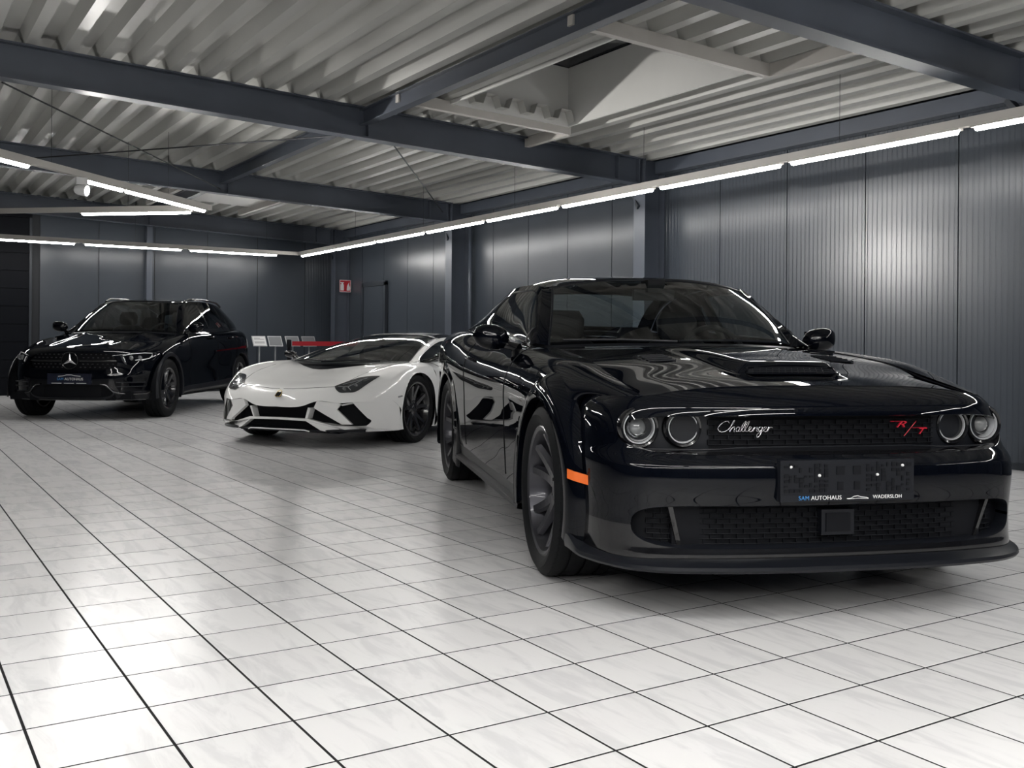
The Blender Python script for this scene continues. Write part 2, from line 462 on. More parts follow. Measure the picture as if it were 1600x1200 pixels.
MB().box((-.05, -.04, 0), (.05, .12, 2.98)).build('post', M_STEEL, t); MB().box((-.09, -.07, 0), (.09, .12, .015)).build('base_plate', M_STEEL, t)
setp(t, 'square steel post on the back wall behind the black suv', 'post')
# head rail along the right wall and a conduit
for i in range(len(BY)-1):
    t = MB().box((-.06, BY[i]+.08-(BY[i]+BY[i+1])/2, 0), (.06, BY[i+1]-.08-(BY[i]+BY[i+1])/2, .14)).build('eaves_rail', M_STEEL, None, loc=(7.62, (BY[i]+BY[i+1])/2, zdeck(7.62)-.16))
    setp(t, ('steel head rail on the right wall next to the front wall', 'steel head rail on the right wall in the second bay from the front wall', 'steel head rail on the ribbed wall beside the skylight', 'steel head rail on the right wall above the white sports car', 'steel head rail on the right wall over the grey door')[i], 'rail', 'eaves rails on the right wall')
t = empty('conduit', (7.64, 3.5, 2.80))
MB().tube([(0, -4, 0), (0, 3.0, 0)], .012, 8).build('pipe', M_STEEL_D, t, True)
for yy in (-3, -1.5, 0, 1.5, 2.8): MB().box((-.018, yy-.012, -.02), (.056, yy+.012, .02)).build('clip', M_STEEL_D, t)
setp(t, 'thin cable conduit clipped high on the ribbed right wall', 'conduit')

# door and fire sign on the right wall near the corner
d2 = empty('door_2', (XR-.004, 16.85, 0))
MB().box((-.05, -.52, 0), (0, -.45, 2.02)).build('frame', M_STEEL_D, d2); MB().box((-.05, .45, 0), (0, .52, 2.02)).build('frame', M_STEEL_D, d2)
MB().box((-.05, -.52, 1.96), (0, .52, 2.04)).build('frame', M_STEEL_D, d2)
MB().box((-.03, -.45, .01), (-.004, .45, 1.96)).build('leaf', M_WALL, d2)
h = MB().tube([(-.03, -.36, 1.02), (-.075, -.36, 1.02), (-.075, -.25, 1.02)], .009, 8).build('handle', M_STEEL_D, d2, True)
setp(d2, 'plain grey metal door in the right wall near the corner', kind='structure')
M_RED = mat_p('signal red', (.36, .012, .022), .45)
M_SIGNW = mat_p('sign white', (.60, .58, .60), .5)
t = empty('fire_sign', (XR-.135, 17.95, 2.0), PI/2)
MB().box((-.012, -.115, -.115), (0, .115, .115)).build('plate', M_RED, t)
b = MB()
for y0, y1, z0, z1 in ((-.115,.115,.105,.115),(-.115,.115,-.115,-.105),(-.115,-.105,-.115,.115),(.105,.115,-.115,.115)): b.box((-.0135,y0,z0),(-.012,y1,z1))
b.build('border', M_SIGNW, t)
b = MB(); b.box((-.0138, .03, -.085), (-.012, .095, .03)); b.box((-.0138, .045, .03), (-.012, .08, .055)); b.box((-.0138, .03, .055), (-.012, .10, .07)); b.build('extinguisher_symbol', M_SIGNW, t)
b = MB(); b.prism([(-.03,-.085),(-.09,-.085),(-.10,-.03),(-.075,.03),(-.08,.075),(-.05,.03),(-.035,.0)], lambda u, w, q: (q, u, w), -.0138, -.012); b.build('flame_symbol', M_SIGNW, t)
MB().box((-.012, -.135, -.04), (.0, -.113, .04)).build('bracket', M_STEEL_D, t)
setp(t, 'small red and white fire extinguisher sign standing out from the right wall', 'sign')

# ------------------------------------------------------------------ light rows
def light_row(t, a, b, lamps, wires, glow=None):
    """one straight arm of a suspended row t, from a to b (world, z = underside of tubes); lamps: (t0, t1) along the arm"""
    a = Vector(a); b = Vector(b); d = b-a; Lr = d.length; d.normalize(); o = Vector(t.location); n = Vector((-d.y, d.x, 0)); k = Vector((0, 0, 1))
    def W(u, w, h): return tuple(a-o+d*u+n*w+k*h)
    def bx(name, mat, par, u0, u1, w, h0, h1):
        v = [W(u, q, h) for h in (h0, h1) for u, q in ((u0, -w), (u1, -w), (u1, w), (u0, w))]
        return obj(name, v, [(3,2,1,0),(4,5,6,7),(0,1,5,4),(1,2,6,5),(2,3,7,6),(3,0,4,7)], mat, par)
    bx('rail', M_RAIL, t, -.03, Lr+.03, .032, .028, .088)
    for t0, t1 in lamps:
        hb = bx('lamp', M_RAIL, t, t0-.03, t1+.03, .027, .012, .028)
        MB().prism([(-.024, .013), (-.024, .0), (-.012, -.013), (.012, -.013), (.024, .0), (.024, .013)], lambda u, w, q: W(q, u, w), t0, t1).build('tube_cover', glow or M_LAMP, hb)
    for tw in wires:
        zt = zdeck(a.x+d.x*tw)+.10-a.z
        MB().tube([W(tw, 0, .085), W(tw, 0, zt)], .0022, 6).build('hanger_wire', M_ROD, t)
ZL = 2.50
ra, rb = Vector((6.38, -5.6, ZL)), Vector((6.60, 17.8, ZL))
lr1 = empty('light_row', rb)
light_row(lr1, ra, rb, [(4.36+1.68*k+5.6, 4.36+1.68*k+1.53+5.6) for k in range(-5, 8)], [1.2+2.45*i for i in range(10)])
light_row(lr1, Vector((6.57, 17.83, ZL)), Vector((-3.4, 17.3, ZL)), [(.42+1.72*k, .42+1.55+1.72*k) for k in range(5)], [.6, 2.9, 5.2, 7.5])
setp(lr1, 'long white tube light row hung along the ribbed right wall and the back wall', 'light', 'suspended light rows')
DC = Vector((3.36, 12.15, ZL))
u1 = Vector((-.693, -.721, 0)); u2 = Vector((-.738, .675, 0)).normalized()
lr2 = empty('light_row', DC)
light_row(lr2, DC, DC+u1*5.4, [(.11, 1.70), (1.79, 2.39), (3.23, 4.7)], [.9, 2.9, 4.6])
light_row(lr2, DC+u2*.05, DC+u2*5.4, [(.19, 1.60)], [1.0, 3.1, 4.9])
setp(lr2, 'slanting tube light row with a pointed corner, hung in front of the black suv', 'light', 'suspended light rows')
# spotlight on the slanting arm
sp = DC+u1*2.45
t = empty('spotlight', (sp.x, sp.y, ZL+.028))
MB().box((-.05, -.025, -.07), (.05, .025, 0)).build('adapter', M_WHITE, t)
ax_ = (Vector((7.7, 6.1, 1.4))-Vector((sp.x, sp.y, ZL-.09))).normalized()
rt = ax_.cross(Vector((0, 0, 1))).normalized(); up_ = rt.cross(ax_)
cc = Vector((0, 0, -.12))
def spf(r, a, h): return tuple(cc+rt*(r*math.cos(a))+up_*(r*math.sin(a))+ax_*h)
MB().lathe([(0, -.06), (.035, -.06), (.052, -.03), (.055, .055), (.048, .055), (.046, .04)], 24, spf).build('head', M_WHITE, t, True, 40)
M_SPOT = mat_p('spot lens', (.9, .9, .9), .2, emit=(1.0, .97, .93), estr=900)
MB().lathe([(0, .042), (.046, .042)], 24, spf).build('lens', M_SPOT, t)
sl_ = bpy.data.lights.new('spotlight_beam', 'SPOT'); sl_.energy = SPOT_POWER; sl_.spot_size = math.radians(60); sl_.spot_blend = .8; sl_.shadow_soft_size = .05; sl_.color = (1.0, .97, .93)
so_ = bpy.data.objects.new('spotlight_beam', sl_); COL.objects.link(so_); so_.parent = t; so_.location = cc+ax_*.10; so_.rotation_euler = ax_.to_track_quat('-Z', 'Y').to_euler()
setp(t, 'small white spotlight clipped to the slanting light row', 'spotlight')
# unseen diamond above the viewer, added to light the near floor
D2 = Vector((2.95, -.1, ZL))
lr3 = empty('light_row', D2)
q = [D2, D2+Vector((-3.4, -3.4, 0)), D2+Vector((-6.8, 0, 0)), D2+Vector((-3.4, 3.4, 0))]
for i in range(4):
    a, b = q[i], q[(i+1) % 4]
    light_row(lr3, a, b, [(.15, 1.62), (1.72, 3.20), (3.3, 4.55)], [.8, 2.4, 4.0], M_LAMP_BOOST)
setp(lr3, 'unseen diamond of tube lights added above the viewer for the near floor', 'light', 'suspended light rows')
# unseen straight rows over and behind the viewer, added to brighten the foreground floor
for y_, lb in ((-.9, 'unseen straight tube light row added across the hall to brighten the near floor'), (-3.6, 'unseen straight tube light row added nearest the front wall to brighten the near floor')):
    t = empty('light_row', (-.6, y_, ZL+.20))
    light_row(t, (-5.0, y_, ZL+.20), (4.2, y_, ZL+.20), [(.2+1.62*k, .2+1.5+1.62*k) for k in range(5)], [1.0, 3.4, 5.8, 8.2], M_LAMP_BOOST)
    setp(t, lb, 'light', 'suspended light rows')

# =================================================================== car building kit
# car space: x forward from the front axle, y to the car's left, z up from the floor
def crom(ts, P, tq):
    """non-uniform Catmull-Rom through P at ts, sampled at tq"""
    ts = np.asarray(ts, float); P = np.asarray(P, float); tq = np.asarray(tq, float)
    n = len(ts)
    if n == 2:
        w = ((tq-ts[0])/(ts[1]-ts[0])).reshape((-1,)+(1,)*(P.ndim-1)); return P[0]*(1-w)+P[1]*w
    sh = (-1,)+(1,)*(P.ndim-1)
    h = np.diff(ts); dl = np.diff(P, axis=0)/h.reshape(sh)
    m = np.zeros_like(P)
    m[1:-1] = (dl[:-1]*h[1:].reshape(sh)+dl[1:]*h[:-1].reshape(sh))/(h[1:]+h[:-1]).reshape(sh)
    m[0] = 1.5*dl[0]-.5*m[1]; m[-1] = 1.5*dl[-1]-.5*m[-2]
    k = np.clip(np.searchsorted(ts, tq, side='right')-1, 0, n-2)
    t = ((tq-ts[k])/h[k]).reshape(sh); hk = h[k].reshape(sh)
    return ((2*t**3-3*t**2+1)*P[k]+(t**3-2*t**2+t)*hk*m[k]+(-2*t**3+3*t**2)*P[k+1]+(t**3-t**2)*hk*m[k+1])

def pch(xs, ys, xq):
    """monotone cubic through (xs, ys), xs ascending"""
    xs = np.asarray(xs, float); ys = np.asarray(ys, float); xq = np.clip(np.asarray(xq, float), xs[0], xs[-1])
    h = np.diff(xs); d = np.diff(ys)/h; m = np.zeros_like(ys)
    for i in range(1, len(xs)-1):
        if d[i-1]*d[i] > 0:
            w1 = 2*h[i]+h[i-1]; w2 = h[i]+2*h[i-1]; m[i] = (w1+w2)/(w1/d[i-1]+w2/d[i])
    m[0] = d[0]; m[-1] = d[-1]
    k = np.clip(np.searchsorted(xs, xq, side='right')-1, 0, len(xs)-2); t = (xq-xs[k])/h[k]
    return (2*t**3-3*t**2+1)*ys[k]+(t**3-2*t**2+t)*h[k]*m[k]+(-2*t**3+3*t**2)*ys[k+1]+(t**3-t**2)*h[k]*m[k+1]

def chord(P, axis):
    d = np.sqrt((np.diff(P, axis=axis)**2).sum(-1)); d = d.mean(axis=1-axis)
    return np.concatenate([[0], np.cumsum(np.maximum(d, 1e-6))])

def patch(ctrl, nu, nv, tu=None, tv=None):
    """control grid [rows][cols][3] -> smooth (nu, nv, 3) grid"""
    P = np.array(ctrl, float)
    t0 = chord(P, 0); G = crom(t0, P, np.linspace(0, t0[-1], nu) if tu is None else np.asarray(tu)*t0[-1])
    Q = np.swapaxes(G, 0, 1)
    t1 = chord(P, 1); Q = crom(t1, Q, np.linspace(0, t1[-1], nv) if tv is None else np.asarray(tv)*t1[-1])
    return np.swapaxes(Q, 0, 1)

def curve(pts, n):
    P = np.array(pts, float); d = np.concatenate([[0], np.cumsum(np.sqrt((np.diff(P, axis=0)**2).sum(1)))])
    return crom(d, P, np.linspace(0, d[-1], n))

MIR = np.array([1, -1, 1.])
def mirror_full(G, axis=1):
    """G starts on the centre line along the given axis; returns the full width grid"""
    if axis == 0: G = np.swapaxes(G, 0, 1)
    F = np.concatenate([G[:, :0:-1]*MIR, G], axis=1)
    return np.swapaxes(F, 0, 1) if axis == 0 else F

def grid_faces(n, m, mask=None):
    f = []
    for i in range(n-1):
        for j in range(m-1):
            if mask is None or mask[i, j]: f.append((i*m+j, i*m+j+1, (i+1)*m+j+1, (i+1)*m+j))
    return f

def compact(v, f):
    used = sorted({i for q in f for i in q}); mp = {a: b for b, a in enumerate(used)}
    return [v[i] for i in used], [tuple(mp[i] for i in q) for q in f]

def sheet(name, G, mat, parent, mask=None, sharp=35, thick=0.0, smooth=True):
    G = np.asarray(G); n, m = G.shape[:2]
    v = G.reshape(-1, 3).tolist(); f = grid_faces(n, m, mask)
    v, f = compact(v, f)
    o = obj(name, v, f, mat, parent, smooth, sharp)
    if thick:
        md = o.modifiers.new('s', 'SOLIDIFY'); md.thickness = thick; md.offset = 0
    return o

def sheet_lr(name, G, mat, parent, mask=None, sharp=35, thick=0.0):
    a = sheet(name, G, mat, parent, mask, sharp, thick); b = sheet(name, G*MIR, mat, parent, mask, sharp, thick)
    return a, b

def centers(G): return (G[:-1, :-1]+G[1:, :-1]+G[:-1, 1:]+G[1:, 1:])/4

def cut_circle(G, cx, cz, R, zmin=-9):
    """vertices inside the circle go to its rim; returns mask of faces kept"""
    dx = G[..., 0]-cx; dz = G[..., 2]-cz; r = np.sqrt(dx**2+dz**2)
    ins = r < R
    allin = ins[:-1, :-1] & ins[1:, :-1] & ins[:-1, 1:] & ins[1:, 1:]
    k = np.where(ins, R/np.maximum(r, 1e-4), 1)
    G[..., 0] = cx+dx*k; G[..., 2] = cz+dz*k
    return ~allin

def ribbon(pts, w, nrm=None):
    pass

def strip_tube(name, pts, rad, mat, parent, n=6):
    return MB().tube(pts, rad, n).build(name, mat, parent, True, 60)

def text_mesh(name, body, size, mat, parent, loc, xdir, ydir, depth=.0012, shear=0.0, font=None, align='CENTER', spacing=1.0):
    cu = bpy.data.curves.new(name, 'FONT'); cu.body = body; cu.size = size; cu.extrude = depth; cu.align_x = align; cu.align_y = 'CENTER'
    cu.shear = shear; cu.space_character = spacing; cu.resolution_u = 3
    tmp = bpy.data.objects.new('tmp_text', cu); COL.objects.link(tmp)
    bpy.context.view_layer.update()
    me = bpy.data.meshes.new_from_object(tmp.evaluated_get(bpy.context.evaluated_depsgraph_get()))
    bpy.data.objects.remove(tmp); bpy.data.curves.remove(cu)
    me.name = name; me.materials.clear(); me.materials.append(mat)
    o = link_mesh(name, me, parent)
    X = Vector(xdir).normalized(); Y = Vector(ydir).normalized(); Z = X.cross(Y)
    m = Matrix((( X.x, Y.x, Z.x, loc[0]), (X.y, Y.y, Z.y, loc[1]), (X.z, Y.z, Z.z, loc[2]), (0, 0, 0, 1)))
    o.matrix_local = m
    return o

def glass_mat(name, tint, refl=1.0, rough=0.0, base=.04):
    m = bpy.data.materials.new(name); m.use_nodes = True
    N, L = m.node_tree.nodes, m.node_tree.links
    for n in list(N):
        if n.type == 'BSDF_PRINCIPLED': N.remove(n)
    out = [n for n in N if n.type == 'OUTPUT_MATERIAL'][0]
    tr = N.new('ShaderNodeBsdfTransparent'); tr.inputs[0].default_value = (*tint, 1)
    gl = N.new('ShaderNodeBsdfGlossy'); gl.inputs['Color'].default_value = (1, 1, 1, 1); gl.inputs['Roughness'].default_value = rough
    ge = N.new('ShaderNodeNewGeometry'); dt = N.new('ShaderNodeVectorMath'); dt.operation = 'DOT_PRODUCT'
    L.new(ge.outputs['Incoming'], dt.inputs[0]); L.new(ge.outputs['Normal'], dt.inputs[1])
    def mth(op, a, b=None):
        n = N.new('ShaderNodeMath'); n.operation = op
        for i, q in enumerate((a, b)):
            if q is None: continue
            if isinstance(q, (int, float)): n.inputs[i].default_value = q
            else: L.new(q, n.inputs[i])
        return n.outputs[0]
    cs = mth('ABSOLUTE', dt.outputs['Value']); p5 = mth('POWER', mth('SUBTRACT', 1.0, cs), 5.0)     # Schlick, same from both sides of the pane
    fr = mth('MULTIPLY', mth('ADD', mth('MULTIPLY', p5, 1-2.4*base), 2.4*base), refl)
    mx = N.new('ShaderNodeMixShader'); L.new(fr, mx.inputs[0]); L.new(tr.outputs[0], mx.inputs[1]); L.new(gl.outputs[0], mx.inputs[2])
    L.new(mx.outputs[0], out.inputs[0])
    return m

M_BLACKPAINT = mat_p('gloss black car paint', (.0013, .0018, .0036), .4, coat=1.0, coat_rough=.012, spec=.0)
M_BLACKPAINT.node_tree.nodes['Principled BSDF'].inputs['Coat IOR'].default_value = 1.36
M_WHITEPAINT = mat_p('pearl white car paint', (.87, .87, .865), .32, coat=1.0, coat_rough=.02)
M_SATIN = mat_p('satin black plastic', (.006, .007, .010), .38, spec=.35)
M_MATT = mat_p('matt black plastic', (.0035, .004, .006), .6, spec=.2)
M_GLOSSB = mat_p('gloss black trim', (.004, .004, .005), .12, coat=.6)
M_RUBBER = mat_p('tyre rubber', (.0055, .006, .007), .62, spec=.16)
M_RIMD = mat_p('dark grey wheel lacquer', (.040, .040, .048), .34, metal=.6, coat=.3)
M_RIMB = mat_p('gloss black wheel lacquer', (.012, .012, .015), .22, metal=.2, coat=.8)
M_DISC = mat_p('brake disc steel', (.10, .10, .105), .4, metal=.9)
M_CALIPER = mat_p('black caliper', (.01, .01, .011), .35)
M_GLASS = glass_mat('tinted car glass', (.74, .80, .79))
M_GLASSD = glass_mat('dark car glass', (.22, .24, .25))
M_LENS = glass_mat('clear lamp lens', (.92, .93, .95))
M_INT = mat_p('dark interior', (.005, .0055, .007), .7, spec=.25)
M_SEAT = mat_p('dark seat leather', (.005, .005, .0065), .55, spec=.25)
M_AMBER = mat_p('amber reflector', (.70, .13, .015), .25, coat=.6)
M_SILVER = mat_p('silver lettering', (.72, .72, .74), .22, metal=.9)
M_REDBADGE = mat_p('red badge', (.50, .012, .03), .3, coat=.4)
M_LAMPREF = mat_p('lamp reflector', (.62, .63, .65), .30, metal=.55)
M_DRL = mat_p('lamp light guide', (.85, .86, .88), .25, spec=.6)
M_BLUE = mat_p('blue lettering', (.05, .22, .52), .4)
M_TEXTW = mat_p('white lettering', (.80, .80, .80), .4)

def make_wheel(name, parent, loc, side, R, W, Rr, spokes, rim_mat, style='split', dish=.03, spin=0.0):
    """wheel part with tyre, spokes, hub and disc; the face looks to +y for side=1"""
    yl = lambda r, a, h: (r*math.cos(a), h, r*math.sin(a))
    hw = W/2
    rim = MB().lathe([(Rr-.012, -hw*.9), (Rr+.004, -hw*.9), (Rr+.010, -hw*.82), (Rr-.012, -hw*.6), (Rr-.035, -hw*.2), (Rr-.022, hw*.55), (Rr+.010, hw*.80), (Rr+.014, hw*.86), (Rr+.004, hw*.90), (Rr-.010, hw*.86),
        (Rr-.030, hw*.55), (Rr-.045, -hw*.2), (Rr-.022, -hw*.6), (Rr-.012, -hw*.9)], 48, yl)
    w = rim.build('wheel', rim_mat, parent, True, 40, loc=loc, rotz=0 if side > 0 else PI)
    # tyre with three grooves
    pr = [(Rr+.004, -hw*.86), (Rr+.03, -hw*.98), ((R+Rr)/2+.01, -hw*1.02), (R-.03, -hw*.99), (R-.008, -hw*.90), (R, -hw*.78)]
    for g in (-.5, 0, .5):
        pr += [(R, hw*(g-.05)), (R-.008, hw*(g-.045)), (R-.008, hw*(g+.045)), (R, hw*(g+.05))]
    pr += [(R, hw*.78), (R-.008, hw*.90), (R-.03, hw*.99), ((R+Rr)/2+.01, hw*1.02), (Rr+.03, hw*.98), (Rr+.012, hw*.88), (Rr+.004, hw*.84)]
    MB().lathe(pr, 72, yl).build('tyre', M_RUBBER, w, True, 30)
    # shoulder blocks: small lugs on both shoulders
    lug = MB(); nl = 60
    for k in range(nl):
        for sgn in (-1, 1):
            a0 = 2*PI*(k+.12)/nl; a1 = 2*PI*(k+.88)/nl
            q = []
            for a in (a0, a1):
                for r, h in ((R-.03, sgn*hw*.975), (R-.004, sgn*hw*.87), (R+.0015, sgn*hw*.62)): q.append(yl(r, a, h*1.012))
            lug.add(q, [(0, 1, 4, 3), (1, 2, 5, 4)])
    setp(lug.build('tread_block', M_RUBBER, w), kind='stuff')
    # disc and caliper
    MB().lathe([(.06, -.02), (Rr*.80, -.02), (Rr*.80, .008), (.06, .008)], 40, yl).build('brake_disc', M_DISC, w, False)
    cal = MB()
    na = 8
    for k in range(na):
        a0 = PI*.86+k*.09; a1 = a0+.09
        P4 = [yl(r, a, h) for a in (a0, a1) for r, h in ((Rr*.55, -.05), (Rr*.86, -.05), (Rr*.86, .035), (Rr*.55, .035))]
        cal.add(P4, [(0,1,2,3),(7,6,5,4),(0,4,5,1),(1,5,6,2),(2,6,7,3),(3,7,4,0)])
    cal.build('brake_caliper', M_CALIPER, w)
    # hub and spokes
    yf = hw*.80
    MB().lathe([(0, yf-dish+.006), (.03, yf-dish+.006), (.036, yf-dish), (.075, yf-dish-.006), (.085, yf-dish-.03), (.05, yf-dish-.07), (0, yf-dish-.07)], 28, yl).build('hub', rim_mat, w, True, 40)
    for k in range(spokes):
        a = spin+2*PI*k/spokes
        sp = MB()
        arms = ((-.11, -.26), (.11, .26)) if style == 'split' else (((0, 0),) if style == 'plain' else ((-.05, -.20), (.05, .20)))
        for da, db in arms:
            n = 7; sec = []
            for i in range(n):
                t = i/(n-1); r = .055+(Rr-.028-.055)*t
                ang = a+da*(1-t)*1.5+db*t if style != 'plain' else a
                wd = (.032-.010*t) if style != 'plain' else (.035-.010*t)
                y1 = yf-dish+dish*t**1.6-.002; y0 = y1-.030+.008*t
                ca, sa = math.cos(ang), math.sin(ang)
                for u, yy in ((-wd, y0), (-wd*.62, y1), (wd*.62, y1), (wd, y0)):
                    sec.append((r*ca-u*sa, yy, r*sa+u*ca))
            f = []
            for i in range(n-1):
                for j in range(4): f.append((i*4+j, i*4+(j+1) % 4, (i+1)*4+(j+1) % 4, (i+1)*4+j))
            f += [(3, 2, 1, 0), ((n-1)*4, (n-1)*4+1, (n-1)*4+2, (n-1)*4+3)]
            sp.add(sec, f)
        sp.build('spoke', rim_mat, w)
    for k in range(5):
        a = spin+.3+2*PI*k/5
        MB().lathe([(0, yf-dish+.002), (.007, yf-dish+.002), (.009, yf-dish-.01)], 8, lambda r, t, h, a=a: (.055*math.cos(a)+r*math.cos(t), h, .055*math.sin(a)+r*math.sin(t))).build('wheel_nut', M_RIMB, w)
    return w

def copy_wheel(w, parent, loc, side):
    c = w.copy(); COL.objects.link(c); c.parent = parent; c.location = loc; c.rotation_euler = (0, 0, 0 if side > 0 else PI)
    for ch in w.children:
        d = ch.copy(); COL.objects.link(d); d.parent = c
    return c

def flare(name, cx, cz, phis, sec, mat, parent, n=56, both=True):
    """ring segment round a wheel; sec(phi) -> list of (R, y)"""
    G = []
    for k in range(n):
        ph = phis[0]+(phis[1]-phis[0])*k/(n-1)
        G.append([(cx+R*math.cos(ph), y, cz+R*math.sin(ph)) for R, y in sec(ph)])
    G = np.array(G)
    return sheet_lr(name, G, mat, parent, sharp=40)

def rounded_cap(name, G, mat, parent): return sheet(name, G, mat, parent)

def seat(name, parent, x, y, zs, w=.50, zt=None, mat=None, back=.62):
    mat = mat or M_SEAT
    zt = zt or zs+back
    t = MB()
    def blob(sections):
        n = 16; base = len(t.v)
        for cx, cy, cz, rx, ry, ax in sections:
            for k in range(n):
                a = 2*PI*k/n; ca, sa = math.cos(a), math.sin(a)
                ex = math.copysign(abs(ca)**.5, ca)*rx; ey = math.copysign(abs(sa)**.5, sa)*ry
                t.v.append((cx+(ex if ax == 'z' else 0), cy+ey, cz+(ex if ax == 'x' else 0)))
        m = len(sections)
        for i in range(m-1):
            for k in range(n): t.f.append((base+i*n+k, base+i*n+(k+1) % n, base+(i+1)*n+(k+1) % n, base+(i+1)*n+k))
        t.f.append(tuple(base+k for k in range(n))[::-1]); t.f.append(tuple(base+(m-1)*n+k for k in range(n)))
    h = zt-zs
    blob([(x+.02, y, zs-.02, .07, w*.42, 'z'), (x, y, zs+.1, .08, w*.5, 'z'), (x-.06, y, zs+h*.45, .075, w*.5, 'z'), (x-.11, y, zs+h*.68, .06, w*.42, 'z'), (x-.13, y, zs+h*.74, .03, w*.3, 'z')])
    blob([(x-.12, y, zs+h*.74, .02, .09, 'z'), (x-.125, y, zs+h*.78, .045, .125, 'z'), (x-.13, y, zs+h*.92, .05, .13, 'z'), (x-.135, y, zt, .03, .10, 'z')])
    blob([(x, y, zs, .05, w*.48, 'x'), (x+.2, y, zs, .06, w*.5, 'x'), (x+.46, y, zs+.02, .05, w*.46, 'x')])
    return t.build(name, mat, parent, True, 50)

def steering_wheel(parent, x, y, z, r=.185, tilt=.45):
    u = Vector((-math.sin(tilt)*1, 0, math.cos(tilt))); v = Vector((0, 1, 0)); b = MB(); n = 28
    pts = [Vector((x, y, z))+u*(r*math.sin(2*PI*k/n))+v*(r*math.cos(2*PI*k/n)) for k in range(n+1)]
    b.tube(pts, .016, 8, cap=False)
    c = Vector((x+.03, y, z))
    for a in (0, PI, -PI/2): b.bar(c, Vector((x, y, z))+u*(r*math.sin(a))+v*(r*math.cos(a)), .04, .02, up=(1, 0, .3))
    b.tube([c, c+Vector((.3, 0, -.08))], .04, 8)
    return b.build('steering_wheel', M_INT, parent, True, 50)

def mirror_shell(name, parent, loc, sy, mat, L=.20, H=.13, D=.11, arm=(.0, -.12, -.05)):
    """door mirror: rounded housing, arm and dark glass; loc = housing centre"""
    b = MB(); n = 20; m = 10
    for i in range(m+1):
        t = i/m; yy = (t-.5)*L
        e = (1-abs(2*t-1)**2.6)**.5 if 0 < t < 1 else .12
        for k in range(n):
            a = 2*PI*k/n; ca, sa = math.cos(a), math.sin(a)
            ex = D/2*e*math.copysign(abs(ca)**.8, ca); ez = H/2*e*math.copysign(abs(sa)**.75, sa)
            if ex < 0: ex *= .55
            b.v.append((ex-.25*yy*yy/L, yy*sy, ez+.10*yy))
    for i in range(m):
        for k in range(n): b.f.append((i*n+k, i*n+(k+1) % n, (i+1)*n+(k+1) % n, (i+1)*n+k))
    b.f.append(tuple(range(n))[::-1]); b.f.append(tuple(m*n+k for k in range(n)))
    o = b.build(name, mat, parent, True, 60, loc=loc)
    a = MB().tube([(0, -sy*L*.30, -H*.25), (arm[0]*.5, sy*arm[1]*.55-sy*.03, arm[2]*.8), (arm[0], sy*arm[1], arm[2])], [.024, .022, .028], 10).build('mirror_arm', M_GLOSSB, o, True, 60)
    MB().box((-D*.30, -L*.38, -H*.34), (-D*.27, L*.38, H*.34)).build('mirror_glass', M_CHROME, o)
    return o

# =================================================================== black muscle coupe
class Surf:
    """smooth surface from a control grid, evaluated at any (u, v) in 0..1 (u along rows, v along columns)"""
    def __init__(s, ctrl, n=160, m=120): s.G = patch(ctrl, n, m); s.n = n; s.m = m
    def __call__(s, u, v):
        u, v = np.broadcast_arrays(np.asarray(u, float), np.asarray(v, float))
        a = np.clip(u, 0, 1)*(s.n-1); b = np.clip(v, 0, 1)*(s.m-1)
        i = np.minimum(a.astype(int), s.n-2); j = np.minimum(b.astype(int), s.m-2)
        fa = (a-i)[..., None]; fb = (b-j)[..., None]; G = s.G
        return (G[i, j]*(1-fa)+G[i+1, j]*fa)*(1-fb)+(G[i, j+1]*(1-fa)+G[i+1, j+1]*fa)*fb
    def quad(s, ua, ub, va, vb, nu, nv):
        """ua..ub may be functions of v (0..1)"""
        V = np.linspace(va, vb, nv)[None, :]; T = np.linspace(0, 1, nu)[:, None]
        UA = np.vectorize(ua)(V) if callable(ua) else ua; UB = np.vectorize(ub)(V) if callable(ub) else ub
        return s(UA+(UB-UA)*T, V+0*T)

def smooth01(t): t = np.clip(t, 0, 1); return t*t*(3-2*t)

